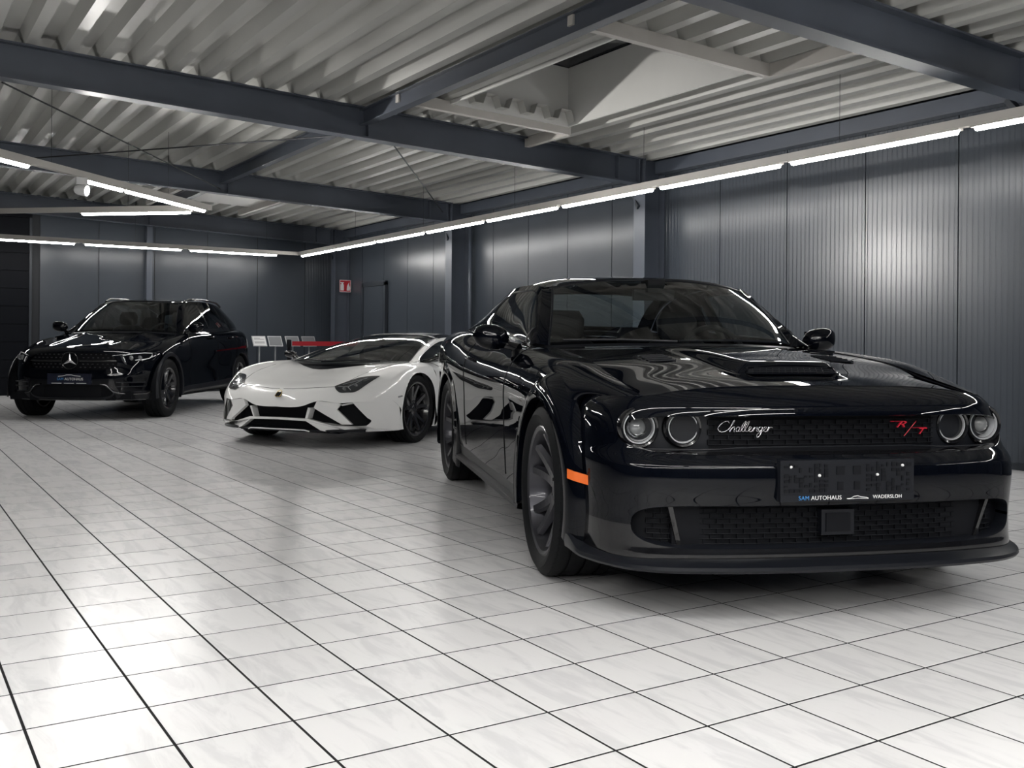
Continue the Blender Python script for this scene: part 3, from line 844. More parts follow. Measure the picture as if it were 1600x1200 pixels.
def build_coupe():
    car = empty('coupe_car', (3.289, 3.261, 0), math.atan2(-.93258, -.36096))
    PT = M_BLACKPAINT
    # ---------- front fascia: plan curve (s) times height (z)
    PY = [0, .2, .4, .55, .66, .73, .78, .815, .838, .855, .868, .876]
    PP = [0, .004, .018, .04, .066, .095, .135, .185, .245, .315, .39, .47]
    PLN = np.array(list(zip(PY, PP)))
    sl = np.concatenate([[0], np.cumsum(np.hypot(*np.diff(PLN, axis=0).T))]); SN = sl/sl[-1]
    def plan(s): q = crom(SN, PLN, np.atleast_1d(s)); return q[:, 0], q[:, 1]
    PZ = [.19, .24, .27, .35, .42, .50, .555, .58, .60, .62, .70, .752, .77, .79, .815, .835, .85]
    PX = [.872, .878, .874, .872, .880, .890, .887, .870, .848, .832, .815, .806, .800, .785, .748, .705, .665]
    WZ = [(.19, 1.0), (.5, 1.0), (.62, .995), (.70, .98), (.76, .955), (.80, .925), (.85, .885)]
    def F(s, z):
        y, p = plan(s); z = np.asarray(z, float)
        w = pch([a for a, b in WZ], [b for a, b in WZ], z)
        return np.stack([pch(PZ, PX, z)-p, y*w, z+0*y], -1)
    ns = 121
    S = np.linspace(0, 1, ns); ys, ps = plan(S)
    def sup(y, ye, n, m): return np.maximum(0, 1-(np.minimum(y, ye)/ye)**n)**(1/m)
    # finer sampling near the opening ends
    def refine(ye):
        k = np.interp(ye, ys, S)
        return np.unique(np.concatenate([S, k-.06*np.linspace(0, 1, 40)**2.2]))
    GE = .800
    SS = np.unique(np.concatenate([refine(GE), refine(.765)]))
    yS, pS = plan(SS)
    gt = .680+.056*sup(yS, GE, 9, 2.6); gb = .680-.083*sup(yS, GE, 9, 2.6)
    it = .345+.075*sup(yS, .765, 14, 3.0); ib = .345-.080*sup(yS, .765, 9, 2.4)
    zs = pch([0, .4, .62, .72, .80, .93], [.842, .837, .822, .806, .80, .79], yS)
    def stripz(za, zb, n, pw=1.0):
        return np.array([F(SS, za+(zb-za)*(t**pw)) for t in np.linspace(0, 1, n)])
    sheet('front_header', mirror_full(stripz(gt, zs, 22)), PT, car, sharp=50)
    sheet('front_bumper', mirror_full(stripz(it, gb, 34)), PT, car, sharp=50)
    sheet('lower_bumper', mirror_full(stripz(.20+0*it, ib, 12)), M_GLOSSB, car, sharp=50)
    # opening walls and backs
    def recess(name, ze_t, ze_b, ye, dep, mat):
        m = yS <= ye+1e-6
        for z in (ze_t, ze_b):
            e = F(SS[m], z[m])
            rows = [e, e+np.array([-.006, 0, 0]), e+np.array([-dep, 0, 0])]
            zc = (ze_t[m]+ze_b[m])/2
            for r in (1, 2): rows[r][:, 2] += (zc-rows[r][:, 2])*(.04*r); rows[r][:, 1] *= (1-.004*r)
            sheet(name, mirror_full(np.array(rows)), mat, car, sharp=50)
    recess('grille_surround', gt, gb, GE, .085, M_GLOSSB)
    recess('intake_surround', it, ib, .765, .075, M_SATIN)
    def back(name, ye, z0, z1, dx, mat):
        m = yS <= ye; ZZ = np.linspace(z0, z1, 6)
        zc = (z0+z1)/2; base = F(SS[m], zc+0*yS[m])
        G = np.array([np.stack([base[:, 0]+dx, base[:, 1], z+0*base[:, 1]], -1) for z in ZZ])
        sheet(name, mirror_full(G), mat, car)
        return lambda y: (np.interp(abs(y), base[:, 1], base[:, 0])+dx)
    xg = back('grille_backing', .80, .592, .755, -.085, M_MATT)
    xi = back('intake_backing', .77, .255, .430, -.072, M_MATT)
    def mesh_bars(name, xf, y0, y1, z0, z1, dz, dy, mat, skip=None):
        b = MB(); nz = int((z1-z0)/dz)
        yy = np.linspace(y0, y1, int((y1-y0)/.04)+1)
        for i in range(nz+1):
            z = z0+i*dz
            b.tube([(xf(y)+.012, y, z) for y in yy], .0022, 5)
            k = 0
            y = y0+(dy/2 if i % 2 else 0)
            while y < y1 and i < nz:
                if not (skip and skip(y, z)): b.box((xf(y)+.006, y-.0016, z), (xf(y)+.014, y+.0016, z+dz))
                y += dy
        return setp(b.build(name, mat, car), kind='stuff')
    mesh_bars('grille_mesh', xg, -.46, .46, .625, .735, .0185, .05, M_MATT)
    mesh_bars('intake_mesh', xi, -.70, .70, .272, .412, .0185, .05, M_MATT)
    # bright lower moulding inside the grille
    m = yS <= .80
    e = F(SS[m], .612+0*yS[m]); e[:, 0] -= .035
    e[:, 2] += .010*np.exp(-(e[:, 1]/.42)**8)
    strip_tube('grille_moulding', np.concatenate([e[:0:-4]*MIR, e[::4]]), .003, M_SATIN, car)
    # intake fins and radar box
    for sg in (1, -1):
        b = MB(); x_ = float(xi(.60))
        b.add([(x_+.060, sg*.63, .425), (x_+.055, sg*.645, .42), (x_+.035, sg*.60, .262), (x_+.040, sg*.585, .262), (x_+.02, sg*.63, .425), (x_+.02, sg*.645, .42), (x_+.01, sg*.60, .262), (x_+.01, sg*.585, .262)],
              [(0,1,2,3),(0,3,7,4),(1,5,6,2),(0,4,5,1),(3,2,6,7)])
        b.build('intake_fin', M_GLOSSB, car)
    t = MB(); x_ = float(xi(0))
    t.box((x_, -.065, .302), (x_+.036, .065, .395)); rb = t.build('radar_housing', M_SATIN, car)
    MB().box((x_+.036, -.048, .315), (x_+.040, .048, .382)).build('radar_cover', M_MATT, rb)
    # ---------- headlamps
    for sg in (1, -1):
        for kind, y0, x0, rr in (('outer', .712, .672, .060), ('inner', .552, .700, .057)):
            z0 = .687
            fx = lambda r, a, h, x0=x0, y0=y0: (x0+h, sg*y0+r*math.cos(a), z0+r*math.sin(a))
            L = MB().lathe([(rr+.018, -.03), (rr+.018, .006), (rr+.012, .014), (rr+.004, .012), (rr+.002, -.01)], 40, fx).build('headlamp', M_GLOSSB, car, True, 40)
            MB().lathe([(rr+.002, .002), (rr, .008), (rr-.003, .008), (rr-.006, .0)], 40, fx).build('halo_ring', M_LAMPREF, L, True, 40)
            if kind == 'outer':
                MB().lathe([(rr-.008, .002), (rr*.80, -.02), (rr*.62, -.045), (rr*.60, -.05)], 40, fx).build('reflector_bowl', M_LAMPREF, L, True, 60)
                MB().lathe([(rr*.64, -.030), (rr*.64, -.012), (rr*.60, -.008), (rr*.56, -.012)], 40, fx).build('projector_ring', M_CHROME, L, True, 50)
                MB().lathe([(0, .004), (rr*.25, .001), (rr*.45, -.007), (rr*.58, -.018), (rr*.6, -.05)], 36, fx).build('projector_lens', mat_lens_dark, L, True)
            else:
                MB().lathe([(rr-.008, .002), (rr*.78, -.02), (rr*.58, -.045)], 40, fx).build('reflector_bowl', mat_bowl_dark, L, True, 60)
                MB().lathe([(rr*.58, -.045), (rr*.58, -.012), (rr*.52, -.010), (rr*.50, -.10), (0, -.10)], 36, fx).build('inlet_tube', M_MATT, L, True, 50)
        # blank cheek that carries both lamps
        m = (yS >= .46) & (yS <= .805)
        base = F(SS[m], .68+0*yS[m])
        G = np.array([np.stack([base[:, 0]-.078, base[:, 1], z+0*base[:, 1]], -1) for z in np.linspace(.595, .752, 5)])
        if sg > 0: sheet_lr('lamp_panel', G, M_SATIN, car)
    # ---------- splitter
    SP = curve([(.935, 0), (.93, .3), (.90, .53), (.865, .67), (.80, .775), (.69, .850), (.58, .892), (.49, .917), (.41, .926)], 60)
    rows = []
    for (x, y) in SP:
        k = .5+.5*smooth01((y-.80)/.12)
        up = .045*smooth01((.56-x)/.12)
        rows.append([(x-.10, y-.05*k*2+.02, .238+up), (x-.03, y-.012*k, .226+up), (x, y, .212+up), (x+.002, y+.001, .200+up*.6), (x-.004, y-.004, .190+up*.3), (x-.16, y-.10*k*2+.05, .188)])
    G = np.array(rows); G[0, :, 1] = 0
    G[:, :, 1] = np.maximum(G[:, :, 1], 0)
    sheet('front_splitter', mirror_full(G, 0), M_SATIN, car, sharp=30)
    # ---------- hood
    nyh, nxh = 56, 110
    yh = np.linspace(0, .70, nyh)
    sh = np.interp(yh, ys*pch([a for a, b in WZ], [b for a, b in WZ], .835), S)
    zf = pch([0, .4, .62, .72, .80, .93], [.842, .837, .822, .806, .80, .79], np.interp(sh, S, ys))
    front = F(sh, zf)
    xr = pch([0, .35, .6, .70], [-.58, -.62, -.70, -.77], yh)
    T = np.linspace(0, 1, nxh)[:, None]
    X = xr[None]+(front[:, 0]-.004-xr)[None]*T
    zc = crom([-.85, -.6, -.2, .1, .35, .55, .70], [.988, .984, .963, .932, .894, .866, .841], X.ravel()).reshape(X.shape)
    dr = crom([-.85, -.62, -.35, 0, .25, .45, .7], [.02, .023, .03, .033, .041, .035, .027], X.ravel()).reshape(X.shape)
    Y = np.broadcast_to(yh[None], X.shape)
    Z = zc-dr*(Y/.70)**2.4
    Zf_at = Z[-1]; Z = Z+(front[:, 2]-Zf_at)[None]*smooth01((T-.6)/.4)
    hb = pch([-.6, -.45, -.1, .25, .40, .43, .46, .7], [0, .006, .022, .036, .043, .040, .0, .0], X.ravel()).reshape(X.shape)
    yc = np.interp(X, [-.6, -.1, .3, .45], [.36, .30, .255, .235])
    bul = hb*smooth01((yc-Y)/.075)
    ramp = -.012*smooth01((X-.44)/.03)*smooth01((.60-X)/.10)*smooth01((.20-Y)/.03)
    Zh = Z+bul+ramp
    vent = -.0035*smooth01(1-((X-.02)/.13)**2-((Y-.42)/.075)**2+.25)
    Zh = Zh+vent
    H = np.stack([X, Y, Zh], -1)
    hood = sheet('hood', mirror_full(H), PT, car, sharp=60)
    # scoop mouth: dark grille inside a rim
    rim = [(.455, -.205), (.455, .205)]
    b = MB()
    zr = lambda y: float(np.interp(.45, X[:, 0], (Z+ramp)[:, int(min(abs(y), .69)/.70*(nyh-1))]))
    ysc = np.linspace(-.195, .195, 15)
    G = np.array([[(.463-.012*t, y*(1-.06*t), zr(y)+.006+(.030-.012*abs(y/.195)**4)*t) for y in ysc] for t in np.linspace(0, 1, 4)])
    sm = sheet('scoop_mouth', G, M_MATT, hood)
    b = MB()
    for t in (.2, .5, .8): b.tube([(.466-.012*t, y*(1-.06*t), zr(y)+.006+.028*t) for y in ysc[1:-1]], .0022, 5)
    for y in ysc[2:-2]: b.tube([(.466, y, zr(y)+.006), (.455, y*.95, zr(y)+.030)], .0016, 4)
    setp(b.build('scoop_mesh', M_SATIN, hood), kind='stuff')
    loop = [(.468, y, zr(y)+.003) for y in ysc]+[(.452, y*.95, zr(y)+.037-.012*abs(y/.195)**4) for y in ysc[::-1]]
    strip_tube('scoop_rim', loop+loop[:2], .005, PT, hood)
    for sg in (1, -1):
        for k in range(4):
            xx = .10-.05*k
            zz = float(np.interp(xx, X[:, 33], Zh[:, 33]))
            MB().bar((xx, sg*.36, zz+.008), (xx-.01, sg*.475, zz+.003), .03, .006).build('vent_louvre', M_SATIN, hood)
    # ---------- cowl
    wb = [(-.70, 0, .995), (-.745, .3, .992), (-.84, .55, .985), (-.925, .705, .978)]
    hr = [(xr[0]+.002, 0, float(Zh[0, 0])-.006), (-.62, .35, float(Zh[0, 28])-.006), (-.70, .6, float(Zh[0, 48])-.006), (-.77, .705, float(Zh[0, 55])-.006)]
    mid = [tuple((np.array(a)*.5+np.array(b)*.5)-np.array([0, 0, .012])) for a, b in zip(wb, hr)]
    sheet('cowl_panel', mirror_full(patch([hr, mid, wb], 8, 30)), M_SATIN, car)
    for y0, y1, sg in ((-.05, -.62, 1), (.55, -.02, 1)):
        strip_tube('wiper', [(-.70-.10*abs(y0), y0, 1.005), (-.72-.12*abs((y0+y1)/2), (y0+y1)/2, 1.012), (-.76-.16*abs(y1), y1, 1.008)], .007, M_SATIN, car)
    # ---------- body side, one surface cut into panels
    nose = [tuple(F(np.array([np.interp(yy, ys, S)]), np.array([float(pch([0, .4, .62, .72, .80, .93], [.842, .837, .822, .806, .80, .79], yy))]))[0]) for yy in (.755, .81, .845)]
    nose += [tuple(F(np.array([1.0]), np.array([zz]))[0]) for zz in (.778, .60, .42, .30, .22)]+[(.42, .6, .20)]
    ST = [
     (.24, [(.703, .874), (.785, .870), (.852, .840), (.892, .770), (.926, .60), (.925, .42), (.92, .30), (.90, .21), (.6, .19)]),
     (0., [(.705, .915), (.80, .913), (.868, .882), (.910, .80), (.934, .62), (.932, .42), (.925, .30), (.90, .20), (.6, .18)]),
     (-.35, [(.705, .944), (.81, .943), (.875, .91), (.926, .815), (.940, .62), (.934, .42), (.926, .30), (.90, .20), (.6, .18)]),
     (-.62, [(.705, .962), (.815, .957), (.88, .915), (.932, .82), (.942, .62), (.935, .42), (.926, .30), (.905, .20), (.6, .18)]),
     (-.80, [(.73, .968), (.82, .960), (.883, .915), (.934, .825), (.943, .62), (.935, .42), (.926, .30), (.905, .20), (.6, .18)]),
     (-1.0, [(.77, .973), (.825, .964), (.885, .916), (.936, .832), (.944, .62), (.936, .42), (.926, .30), (.905, .20), (.6, .18)]),
     (-1.6, [(.79, .985), (.835, .975), (.890, .925), (.938, .845), (.945, .63), (.936, .42), (.926, .30), (.905, .20), (.6, .18)]),
     (-2.1, [(.785, 1.01), (.835, 1.0), (.895, .955), (.942, .865), (.946, .64), (.936, .42), (.926, .31), (.905, .20), (.6, .18)]),
     (-2.5, [(.775, 1.045), (.838, 1.035), (.908, .985), (.950, .885), (.948, .66), (.936, .44), (.926, .31), (.90, .20), (.6, .18)]),
     (-2.95, [(.76, 1.065), (.838, 1.055), (.918, 1.0), (.953, .89), (.942, .68), (.93, .46), (.92, .33), (.89, .22), (.6, .2)]),
     (-3.4, [(.74, 1.068), (.825, 1.058), (.905, 1.0), (.94, .88), (.93, .66), (.92, .46), (.90, .34), (.86, .25), (.6, .22)]),
     (-3.8, [(.72, 1.055), (.80, 1.04), (.87, .98), (.90, .87), (.89, .66), (.88, .48), (.86, .38), (.80, .29), (.6, .27)]),
     (-4.05, [(.68, 1.03), (.75, 1.01), (.80, .94), (.825, .85), (.82, .66), (.81, .52), (.79, .42), (.72, .34), (.6, .32)]),
    ]
    ctrl = [[(x, y, z) for y, z in r] for x, r in ST]
    P = np.array([nose]+ctrl)
    xs_ = np.array([.56]+[x for x, r in ST])
    xq = np.concatenate([np.linspace(.56, -.79, 72), np.linspace(-.81, -2.14, 54), np.linspace(-2.16, -4.05, 90)])
    G = crom(-xs_, P, -xq)
    Q = np.swapaxes(G, 0, 1); tv = np.array([0, .8, 1.7, 2.9, 5.0, 7.2, 8.5, 9.4, 11.5]); 
    tq = np.unique(np.concatenate([np.linspace(0, 8.5, 66), np.linspace(8.5, 11.5, 12)]))
    G = np.swapaxes(crom(tv, Q, tq), 0, 1)
    m1 = cut_circle(G, 0, .36, .405); m2 = cut_circle(G, -2.951, .36, .405)
    keep = m1 & m2
    c = centers(G); cx = c[..., 0]; row = np.broadcast_to(((tq[:-1]+tq[1:])/2)[None], cx.shape)
    xcol = np.broadcast_to(((xq[:-1]+xq[1:])/2)[:, None], cx.shape)
    sill = row > 8.5
    sheet_lr('front_fender', G, PT, car, keep & ~sill & (xcol > -.80), 45)
    sheet_lr('door', G, PT, car, keep & ~sill & (xcol <= -.80) & (xcol > -2.15), 45)
    sheet_lr('rear_quarter', G, PT, car, keep & ~sill & (xcol <= -2.15), 45)
    sheet_lr('side_sill', G, M_SATIN, car, keep & sill & (xcol < -.38) & (xcol > -2.58), 45)
    sheet_lr('rear_valance', G, M_SATIN, car, keep & sill & (xcol < -3.3), 45)
    # panel gaps as thin dark grooves
    for k_, (xx, lo, hi) in enumerate(((-.80, 3, 64), (-2.15, 3, 64))):
        i = int(np.argmin(abs(xq-xx)))
        for sg in (1, -1):
            strip_tube('door_gap', [(p[0], sg*(p[1]+.0006), p[2]) for p in G[i, lo:hi:2]], .0028, M_MATT, car, 5)
    for sg in (1, -1):    # hood to fender gap
        strip_tube('hood_gap', [(p[0], sg*(p[1]+.002), p[2]+.0008) for p in H[::5, -1]], .0026, M_MATT, car, 5)
    strip_tube('header_gap', np.concatenate([(front[:0:-3])*MIR, front[::3]]), .0022, M_MATT, car, 5)
    # side skirt blade
    bl = np.array([[(x, .905, .255), (x, .948, .235), (x, .95, .215), (x, .89, .205)] for x in np.linspace(-.40, -2.56, 30)])
    sheet_lr('skirt_blade', bl, M_SATIN, car, sharp=30)
    # ---------- wheel arch flares
    def sec_f(ph):
        up_ = max(0, math.sin(ph)); fr = max(0, math.cos(ph)); re = max(0, -math.cos(ph))
        lip = .955-.027*fr**1.5
        out = .868*up_**2+(1-up_**2)*(.845*smooth01(fr*3)+.932*(1-smooth01(fr*3)))
        R2 = .515-.03*re*(1-up_)
        return [(.398, lip-.05), (.398, lip-.004), (.402, lip), (.43, lip-.002), (.455, lip-.012), (.487, (lip+out)/2+.008), (R2, out-.004)]
    flare('front_flare', 0, .36, (-.32, PI+.27), sec_f, PT, car)
    def sec_r(ph):
        up_ = max(0, math.sin(ph)); fr = max(0, math.cos(ph)); 
        lip = .968-.012*fr
        out = .935*up_**2+(1-up_**2)*.930
        R2 = .53
        return [(.398, lip-.05), (.398, lip-.004), (.402, lip), (.44, lip-.001), (.47, lip-.010), (.50, (lip+out)/2+.004), (R2, out-.006)]
    flare('rear_flare', -2.951, .36, (-.42, PI+.30), sec_r, PT, car)
    # wheel housings
    for cx_ in (0, -2.951):
        G2 = np.array([[(cx_+.40*math.cos(a), y, .36+.40*math.sin(a)) for y in np.linspace(.50, .93, 4)] for a in np.linspace(-.35, PI+.35, 40)])
        sheet_lr('wheel_housing', G2, M_MATT, car)
        for sg in (1, -1):
            MB().box((cx_-.45, min(sg*.48, sg*.50), .2), (cx_+.45, max(sg*.48, sg*.50), .80)).build('housing_wall', M_MATT, car)
    # amber side markers follow the flare front
    for sg in (1, -1):
        top = [(.445, .922, .510), (.475, .902, .503), (.505, .872, .496), (.545, .838, .488)]
        b = MB(); n = len(top)
        for d in (0, .008):
            for x, y, z in top: b.v += [(x+d*.9, sg*(y+d*.6), z), (x+d*.9, sg*(y+d*.6), z-.036)]
        m2_ = 2*n
        for i in range(n-1):
            b.f += [(m2_+2*i, m2_+2*i+1, m2_+2*i+3, m2_+2*i+2), (2*i, m2_+2*i, m2_+2*i+2, 2*i+2), (2*i+1, 2*i+3, m2_+2*i+3, m2_+2*i+1)]
        b.f += [(0, 1, m2_+1, m2_), (2*n-2, m2_+2*n-2, m2_+2*n-1, 2*n-1)]
        setp(b.build('side_marker', M_AMBER, car), 'amber side marker')
    # ---------- greenhouse
    bot = [(-.86, .755, .968), (-1.10, .778, .975), (-1.40, .787, .981), (-1.75, .789, .992), (-2.1, .785, 1.010), (-2.5, .775, 1.045), (-2.9, .762, 1.063), (-3.30, .744, 1.067)]
    top = [(-.905, .742, .990), (-1.15, .668, 1.155), (-1.38, .608, 1.303), (-1.72, .612, 1.333), (-2.15, .610, 1.333), (-2.55, .600, 1.298), (-2.9, .615, 1.212), (-3.28, .685, 1.085)]
    rows = []
    for t in (0, .33, .66, 1.0):
        rows.append([tuple(np.array(a)*(1-t)+np.array(b)*t+np.array([0, .035*math.sin(PI*t*.9), .0])) for a, b in zip(bot, top)])
    SD = Surf(rows, 90, 240)              # u: belt to rail, v: front to rear
    vf = lambda u: .060+.02*(1-u); vr = lambda u: .60-.03*u-.10*smooth01((u-.55)/.4)
    def sd(u0, u1, f0, f1, nu, nv):
        U = np.linspace(u0, u1, nu)[:, None]; T_ = np.linspace(0, 1, nv)[None]
        A = np.vectorize(f0)(U); B = np.vectorize(f1)(U)
        return SD(U+0*T_, A+(B-A)*T_)
    sheet_lr('side_window', sd(.12, .87, vf, vr, 24, 60), M_GLASSD, car)
    sheet_lr('window_frame', sd(0, .12, lambda u: 0, lambda u: 1, 5, 90), M_GLOSSB, car)
    sheet_lr('roof_rail', sd(.87, 1, lambda u: 0, lambda u: 1, 6, 90), PT, car)
    sheet_lr('pillar', sd(.12, .87, lambda u: 0, vf, 24, 6), PT, car)
    sheet_lr('rear_pillar', sd(.12, .87, vr, lambda u: 1, 24, 40), PT, car)
    edge = np.concatenate([sd(.12, .87, vf, vr, 24, 60)[:, 0], sd(.12, .87, vf, vr, 24, 60)[-1], sd(.12, .87, vf, vr, 24, 60)[::-1, -1], sd(.12, .87, vf, vr, 24, 60)[0, ::-1]])
    for sg in (1, -1): strip_tube('window_seal', (edge*np.array([1, sg, 1]))[::3], .006, M_SATIN, car, 6)
    # B pillar behind the glass
    for sg in (1, -1): MB().bar((-1.98, sg*.77, .98), (-2.02, sg*.60, 1.31), .10, .02, up=(0, 1, 0)).build('center_pillar', M_INT, car)
    wt = [(-1.265, 0, 1.360), (-1.28, .25, 1.354), (-1.315, .45, 1.332), (-1.36, .578, 1.304)]
    wrows = []
    for t in (0, .33, .66, 1.0):
        wrows.append([tuple(np.array(a)*(1-t)+np.array(b)*t+np.array([.030, 0, .020])*math.sin(PI*t)) for a, b in zip(wb, wt)])
    WS = patch(wrows, 30, 30)
    ws = sheet('windshield', mirror_full(WS[1:-1, :-1]), M_GLASS, car)
    e = WS[:, -2:]
    ap = np.array([[WS[i, -2], WS[i, -1]*.5+SDp*.5, SDp] for i, SDp in enumerate(SD(np.ones(30), np.interp(np.linspace(0, 1, 30), [0, 1], [0, .262])))])
    sheet_lr('windshield_pillar', ap, PT, car)
    sheet('windshield_header', mirror_full(np.array([WS[-2], WS[-1]+np.array([0, 0, .004])])), M_SATIN, car)
    strip_tube('windshield_seal', np.concatenate([(WS[::2, -2]*MIR)[:], WS[-2, ::-3]*MIR, WS[-2, ::3], WS[::-2, -2]]), .006, M_SATIN, car, 6)
    rf = [[(-1.265, 0, 1.362), (-1.28, .25, 1.356), (-1.318, .45, 1.335), (-1.38, .608, 1.303)],
          [(-1.64, 0, 1.394), (-1.65, .27, 1.388), (-1.68, .48, 1.368), (-1.72, .612, 1.333)],
          [(-2.12, 0, 1.392), (-2.12, .27, 1.386), (-2.13, .48, 1.366), (-2.15, .610, 1.333)],
          [(-2.56, 0, 1.342), (-2.56, .27, 1.336), (-2.555, .47, 1.320), (-2.55, .600, 1.298)]]
    sheet('roof', mirror_full(patch(rf, 50, 30)), PT, car)
    bl_ = [[(-2.56, 0, 1.342), (-2.56, .27, 1.336), (-2.555, .47, 1.320), (-2.55, .600, 1.298)],
           [(-2.78, 0, 1.288), (-2.78, .27, 1.282), (-2.77, .48, 1.266), (-2.73, .602, 1.262)],
           [(-3.0, 0, 1.205), (-3.0, .28, 1.20), (-2.99, .50, 1.185), (-2.9, .615, 1.212)],
           [(-3.24, 0, 1.095), (-3.24, .3, 1.093), (-3.255, .54, 1.088), (-3.28, .685, 1.085)]]
    BL = patch(bl_, 40, 40); mk = np.zeros((39, 39), bool); mk[3:36, :32] = True
    full = mirror_full(BL); fm = np.concatenate([mk[:, ::-1], mk], axis=1)
    sheet('rear_window', full, M_GLASS, car, fm); sheet('rear_window_frame', full, PT, car, ~fm)
    dk = [[(-3.24, 0, 1.095), (-3.24, .3, 1.093), (-3.255, .54, 1.088), (-3.29, .742, 1.068)],
          [(-3.6, 0, 1.082), (-3.6, .3, 1.080), (-3.6, .55, 1.074), (-3.6, .732, 1.063)],
          [(-3.95, 0, 1.085), (-3.95, .3, 1.082), (-3.95, .52, 1.072), (-3.92, .70, 1.043)],
          [(-4.06, 0, 1.06), (-4.06, .3, 1.055), (-4.06, .52, 1.045), (-4.05, .68, 1.03)]]
    sheet('boot_lid', mirror_full(patch(dk, 24, 30)), PT, car)
    tail = G[-1]                                   # last section
    TG = np.array([[(-4.05-.05*(1-t**2), p[1]*t, p[2]+(.03*(1-t) if p[2] > .9 else 0)) for t in np.linspace(0, 1, 12)] for p in tail[:60]])
    sheet('tail_panel', mirror_full(TG), PT, car)
    for sg in (1, -1):
        MB().box((-4.105, min(sg*.08, sg*.68), .80), (-4.07, max(sg*.08, sg*.68), .90)).build('tail_lamp', mat_tail, car)
    # ---------- underside
    b = MB()
    b.box((-.42, -.62, .19), (.78, .62, .60)); b.box((-2.5, -.88, .185), (-.42, .88, .30)); b.box((-3.9, -.62, .24), (-2.5, .62, .60))
    b.box((-.42, -.88, .30), (-.40, .88, .86)); b.box((-2.53, -.88, .30), (-2.5, .88, .80))
    b.box((-3.95, -.80, .34), (-3.36, .80, .95)); b.box((.45, -.66, .20), (.66, .66, .59))
    b.build('underbody', M_MATT, car)
    # ---------- interior
    dsh = patch([[(-.72, 0, .985), (-.78, .35, .98), (-.88, .70, .965)], [(-.95, 0, .985), (-.98, .35, .985), (-1.0, .74, .965)], [(-1.10, 0, .93), (-1.10, .35, .93), (-1.08, .76, .92)], [(-1.12, 0, .70), (-1.12, .35, .70), (-1.10, .80, .70)]], 20, 16)
    sheet('dashboard', mirror_full(dsh), M_INT, car)
    for y in (.37, -.37): seat('front_seat', car, -1.72, y, .52, .50, 1.19)
    for y in (.33, -.33): seat('rear_seat', car, -2.45, y, .55, .55, 1.10)
    steering_wheel(car, -1.22, .37, .92)
    MB().box((-1.25, -.12, 1.235), (-1.22, .12, 1.295)).build('rear_view_mirror', M_INT, car)
    MB().box((-1.30, -.05, 1.28), (-1.18, .05, 1.35)).build('sensor_pod', M_INT, car)
    MB().box((-3.1, -.66, 1.04), (-2.55, .66, 1.06)).build('parcel_shelf', M_INT, car)
    # ---------- mirrors, handles
    mirror_shell('door_mirror', car, (-1.10, .955, 1.020), 1, PT, L=.20, H=.135, D=.13, arm=(.06, -.14, -.06))
    mirror_shell('door_mirror', car, (-1.10, -.955, 1.020), -1, PT, L=.20, H=.135, D=.13, arm=(.06, -.14, -.06))
    for sg in (1, -1):
        MB().tube([(-1.88, sg*.925, .885), (-1.90, sg*.948, .888), (-2.02, sg*.950, .892), (-2.05, sg*.928, .892)], .011, 8).build('door_handle', PT, car, True)
    # ---------- wheels
    w = make_wheel('wheel', car, (0, .800, .361), 1, .361, .285, .268, 5, M_RIMD, 'split', dish=.05, spin=.5)
    copy_wheel(w, car, (0, -.800, .361), -1); copy_wheel(w, car, (-2.951, .812, .361), 1); copy_wheel(w, car, (-2.951, -.812, .361), -1)
    # ---------- number plate holder
    xp = .905; z0, z1 = .437, .585
    pl = MB().box((.875, -.262, z0), (xp, .262, z1)).build('plate_holder', M_SATIN, car)
    rnd = random.Random(3)
    for ya, yb in ((-.25, -.075), (.07, .25)):
        b = MB()
        for i in range(9):
            for j in range(6):
                y = ya+(yb-ya)*(i+.1)/9; z = z0+.032+(z1-z0-.042)*(j+.1)/6
                if rnd.random() < .72: b.box((xp, y, z), (xp+.003, y+(yb-ya)/9*rnd.uniform(.35, .95), z+.019*rnd.uniform(.3, .95)))
        setp(b.build('plate_ribs', M_MATT, pl), kind='stuff')
    for y in (-.045, .02):
        MB().box((xp, y, z0+.095), (xp+.003, y+.03, z0+.125)).build('plate_boss', M_MATT, pl); MB().box((xp, y+.004, z0+.04), (xp+.003, y+.026, z0+.07)).build('plate_boss', M_MATT, pl)
    for y, z in ((-.222, .562), (-.112, .530), (.115, .530), (.215, .562)):
        MB().lathe([(0, .0075), (.004, .0065), (.0055, .003), (.0055, 0)], 10, lambda r, a, h, y=y, z=z: (xp+h, y+r*math.cos(a), z+r*math.sin(a))).build('screw', M_TEXTW, pl, True)
    MB().box((xp, -.262, z0), (xp+.002, .262, z0+.026)).build('plate_strip', M_SATIN, pl)
    xt = xp+.0024
    text_mesh('lettering', 'SAM', .0215, M_BLUE, pl, (xt, -.172, z0+.0125), (0, 1, 0), (0, 0, 1), .0006, spacing=1.05)
    text_mesh('lettering', 'AUTOHAUS', .0215, M_TEXTW, pl, (xt, -.085, z0+.0125), (0, 1, 0), (0, 0, 1), .0006, spacing=1.05)
    text_mesh('lettering', 'WADERSLOH', .0185, M_TEXTW, pl, (xt, .155, z0+.0125), (0, 1, 0), (0, 0, 1), .0006, spacing=1.05)
    strip_tube('car_outline', [(xt, -.005, z0+.008), (xt, .012, z0+.010), (xt, .022, z0+.016), (xt, .038, z0+.018), (xt, .050, z0+.014), (xt, .072, z0+.011), (xt, .08, z0+.008)], .0012, M_TEXTW, pl, 5)
    strip_tube('car_outline', [(xt, .0, z0+.007), (xt, .04, z0+.009), (xt, .08, z0+.007)], .0009, M_TEXTW, pl, 5)
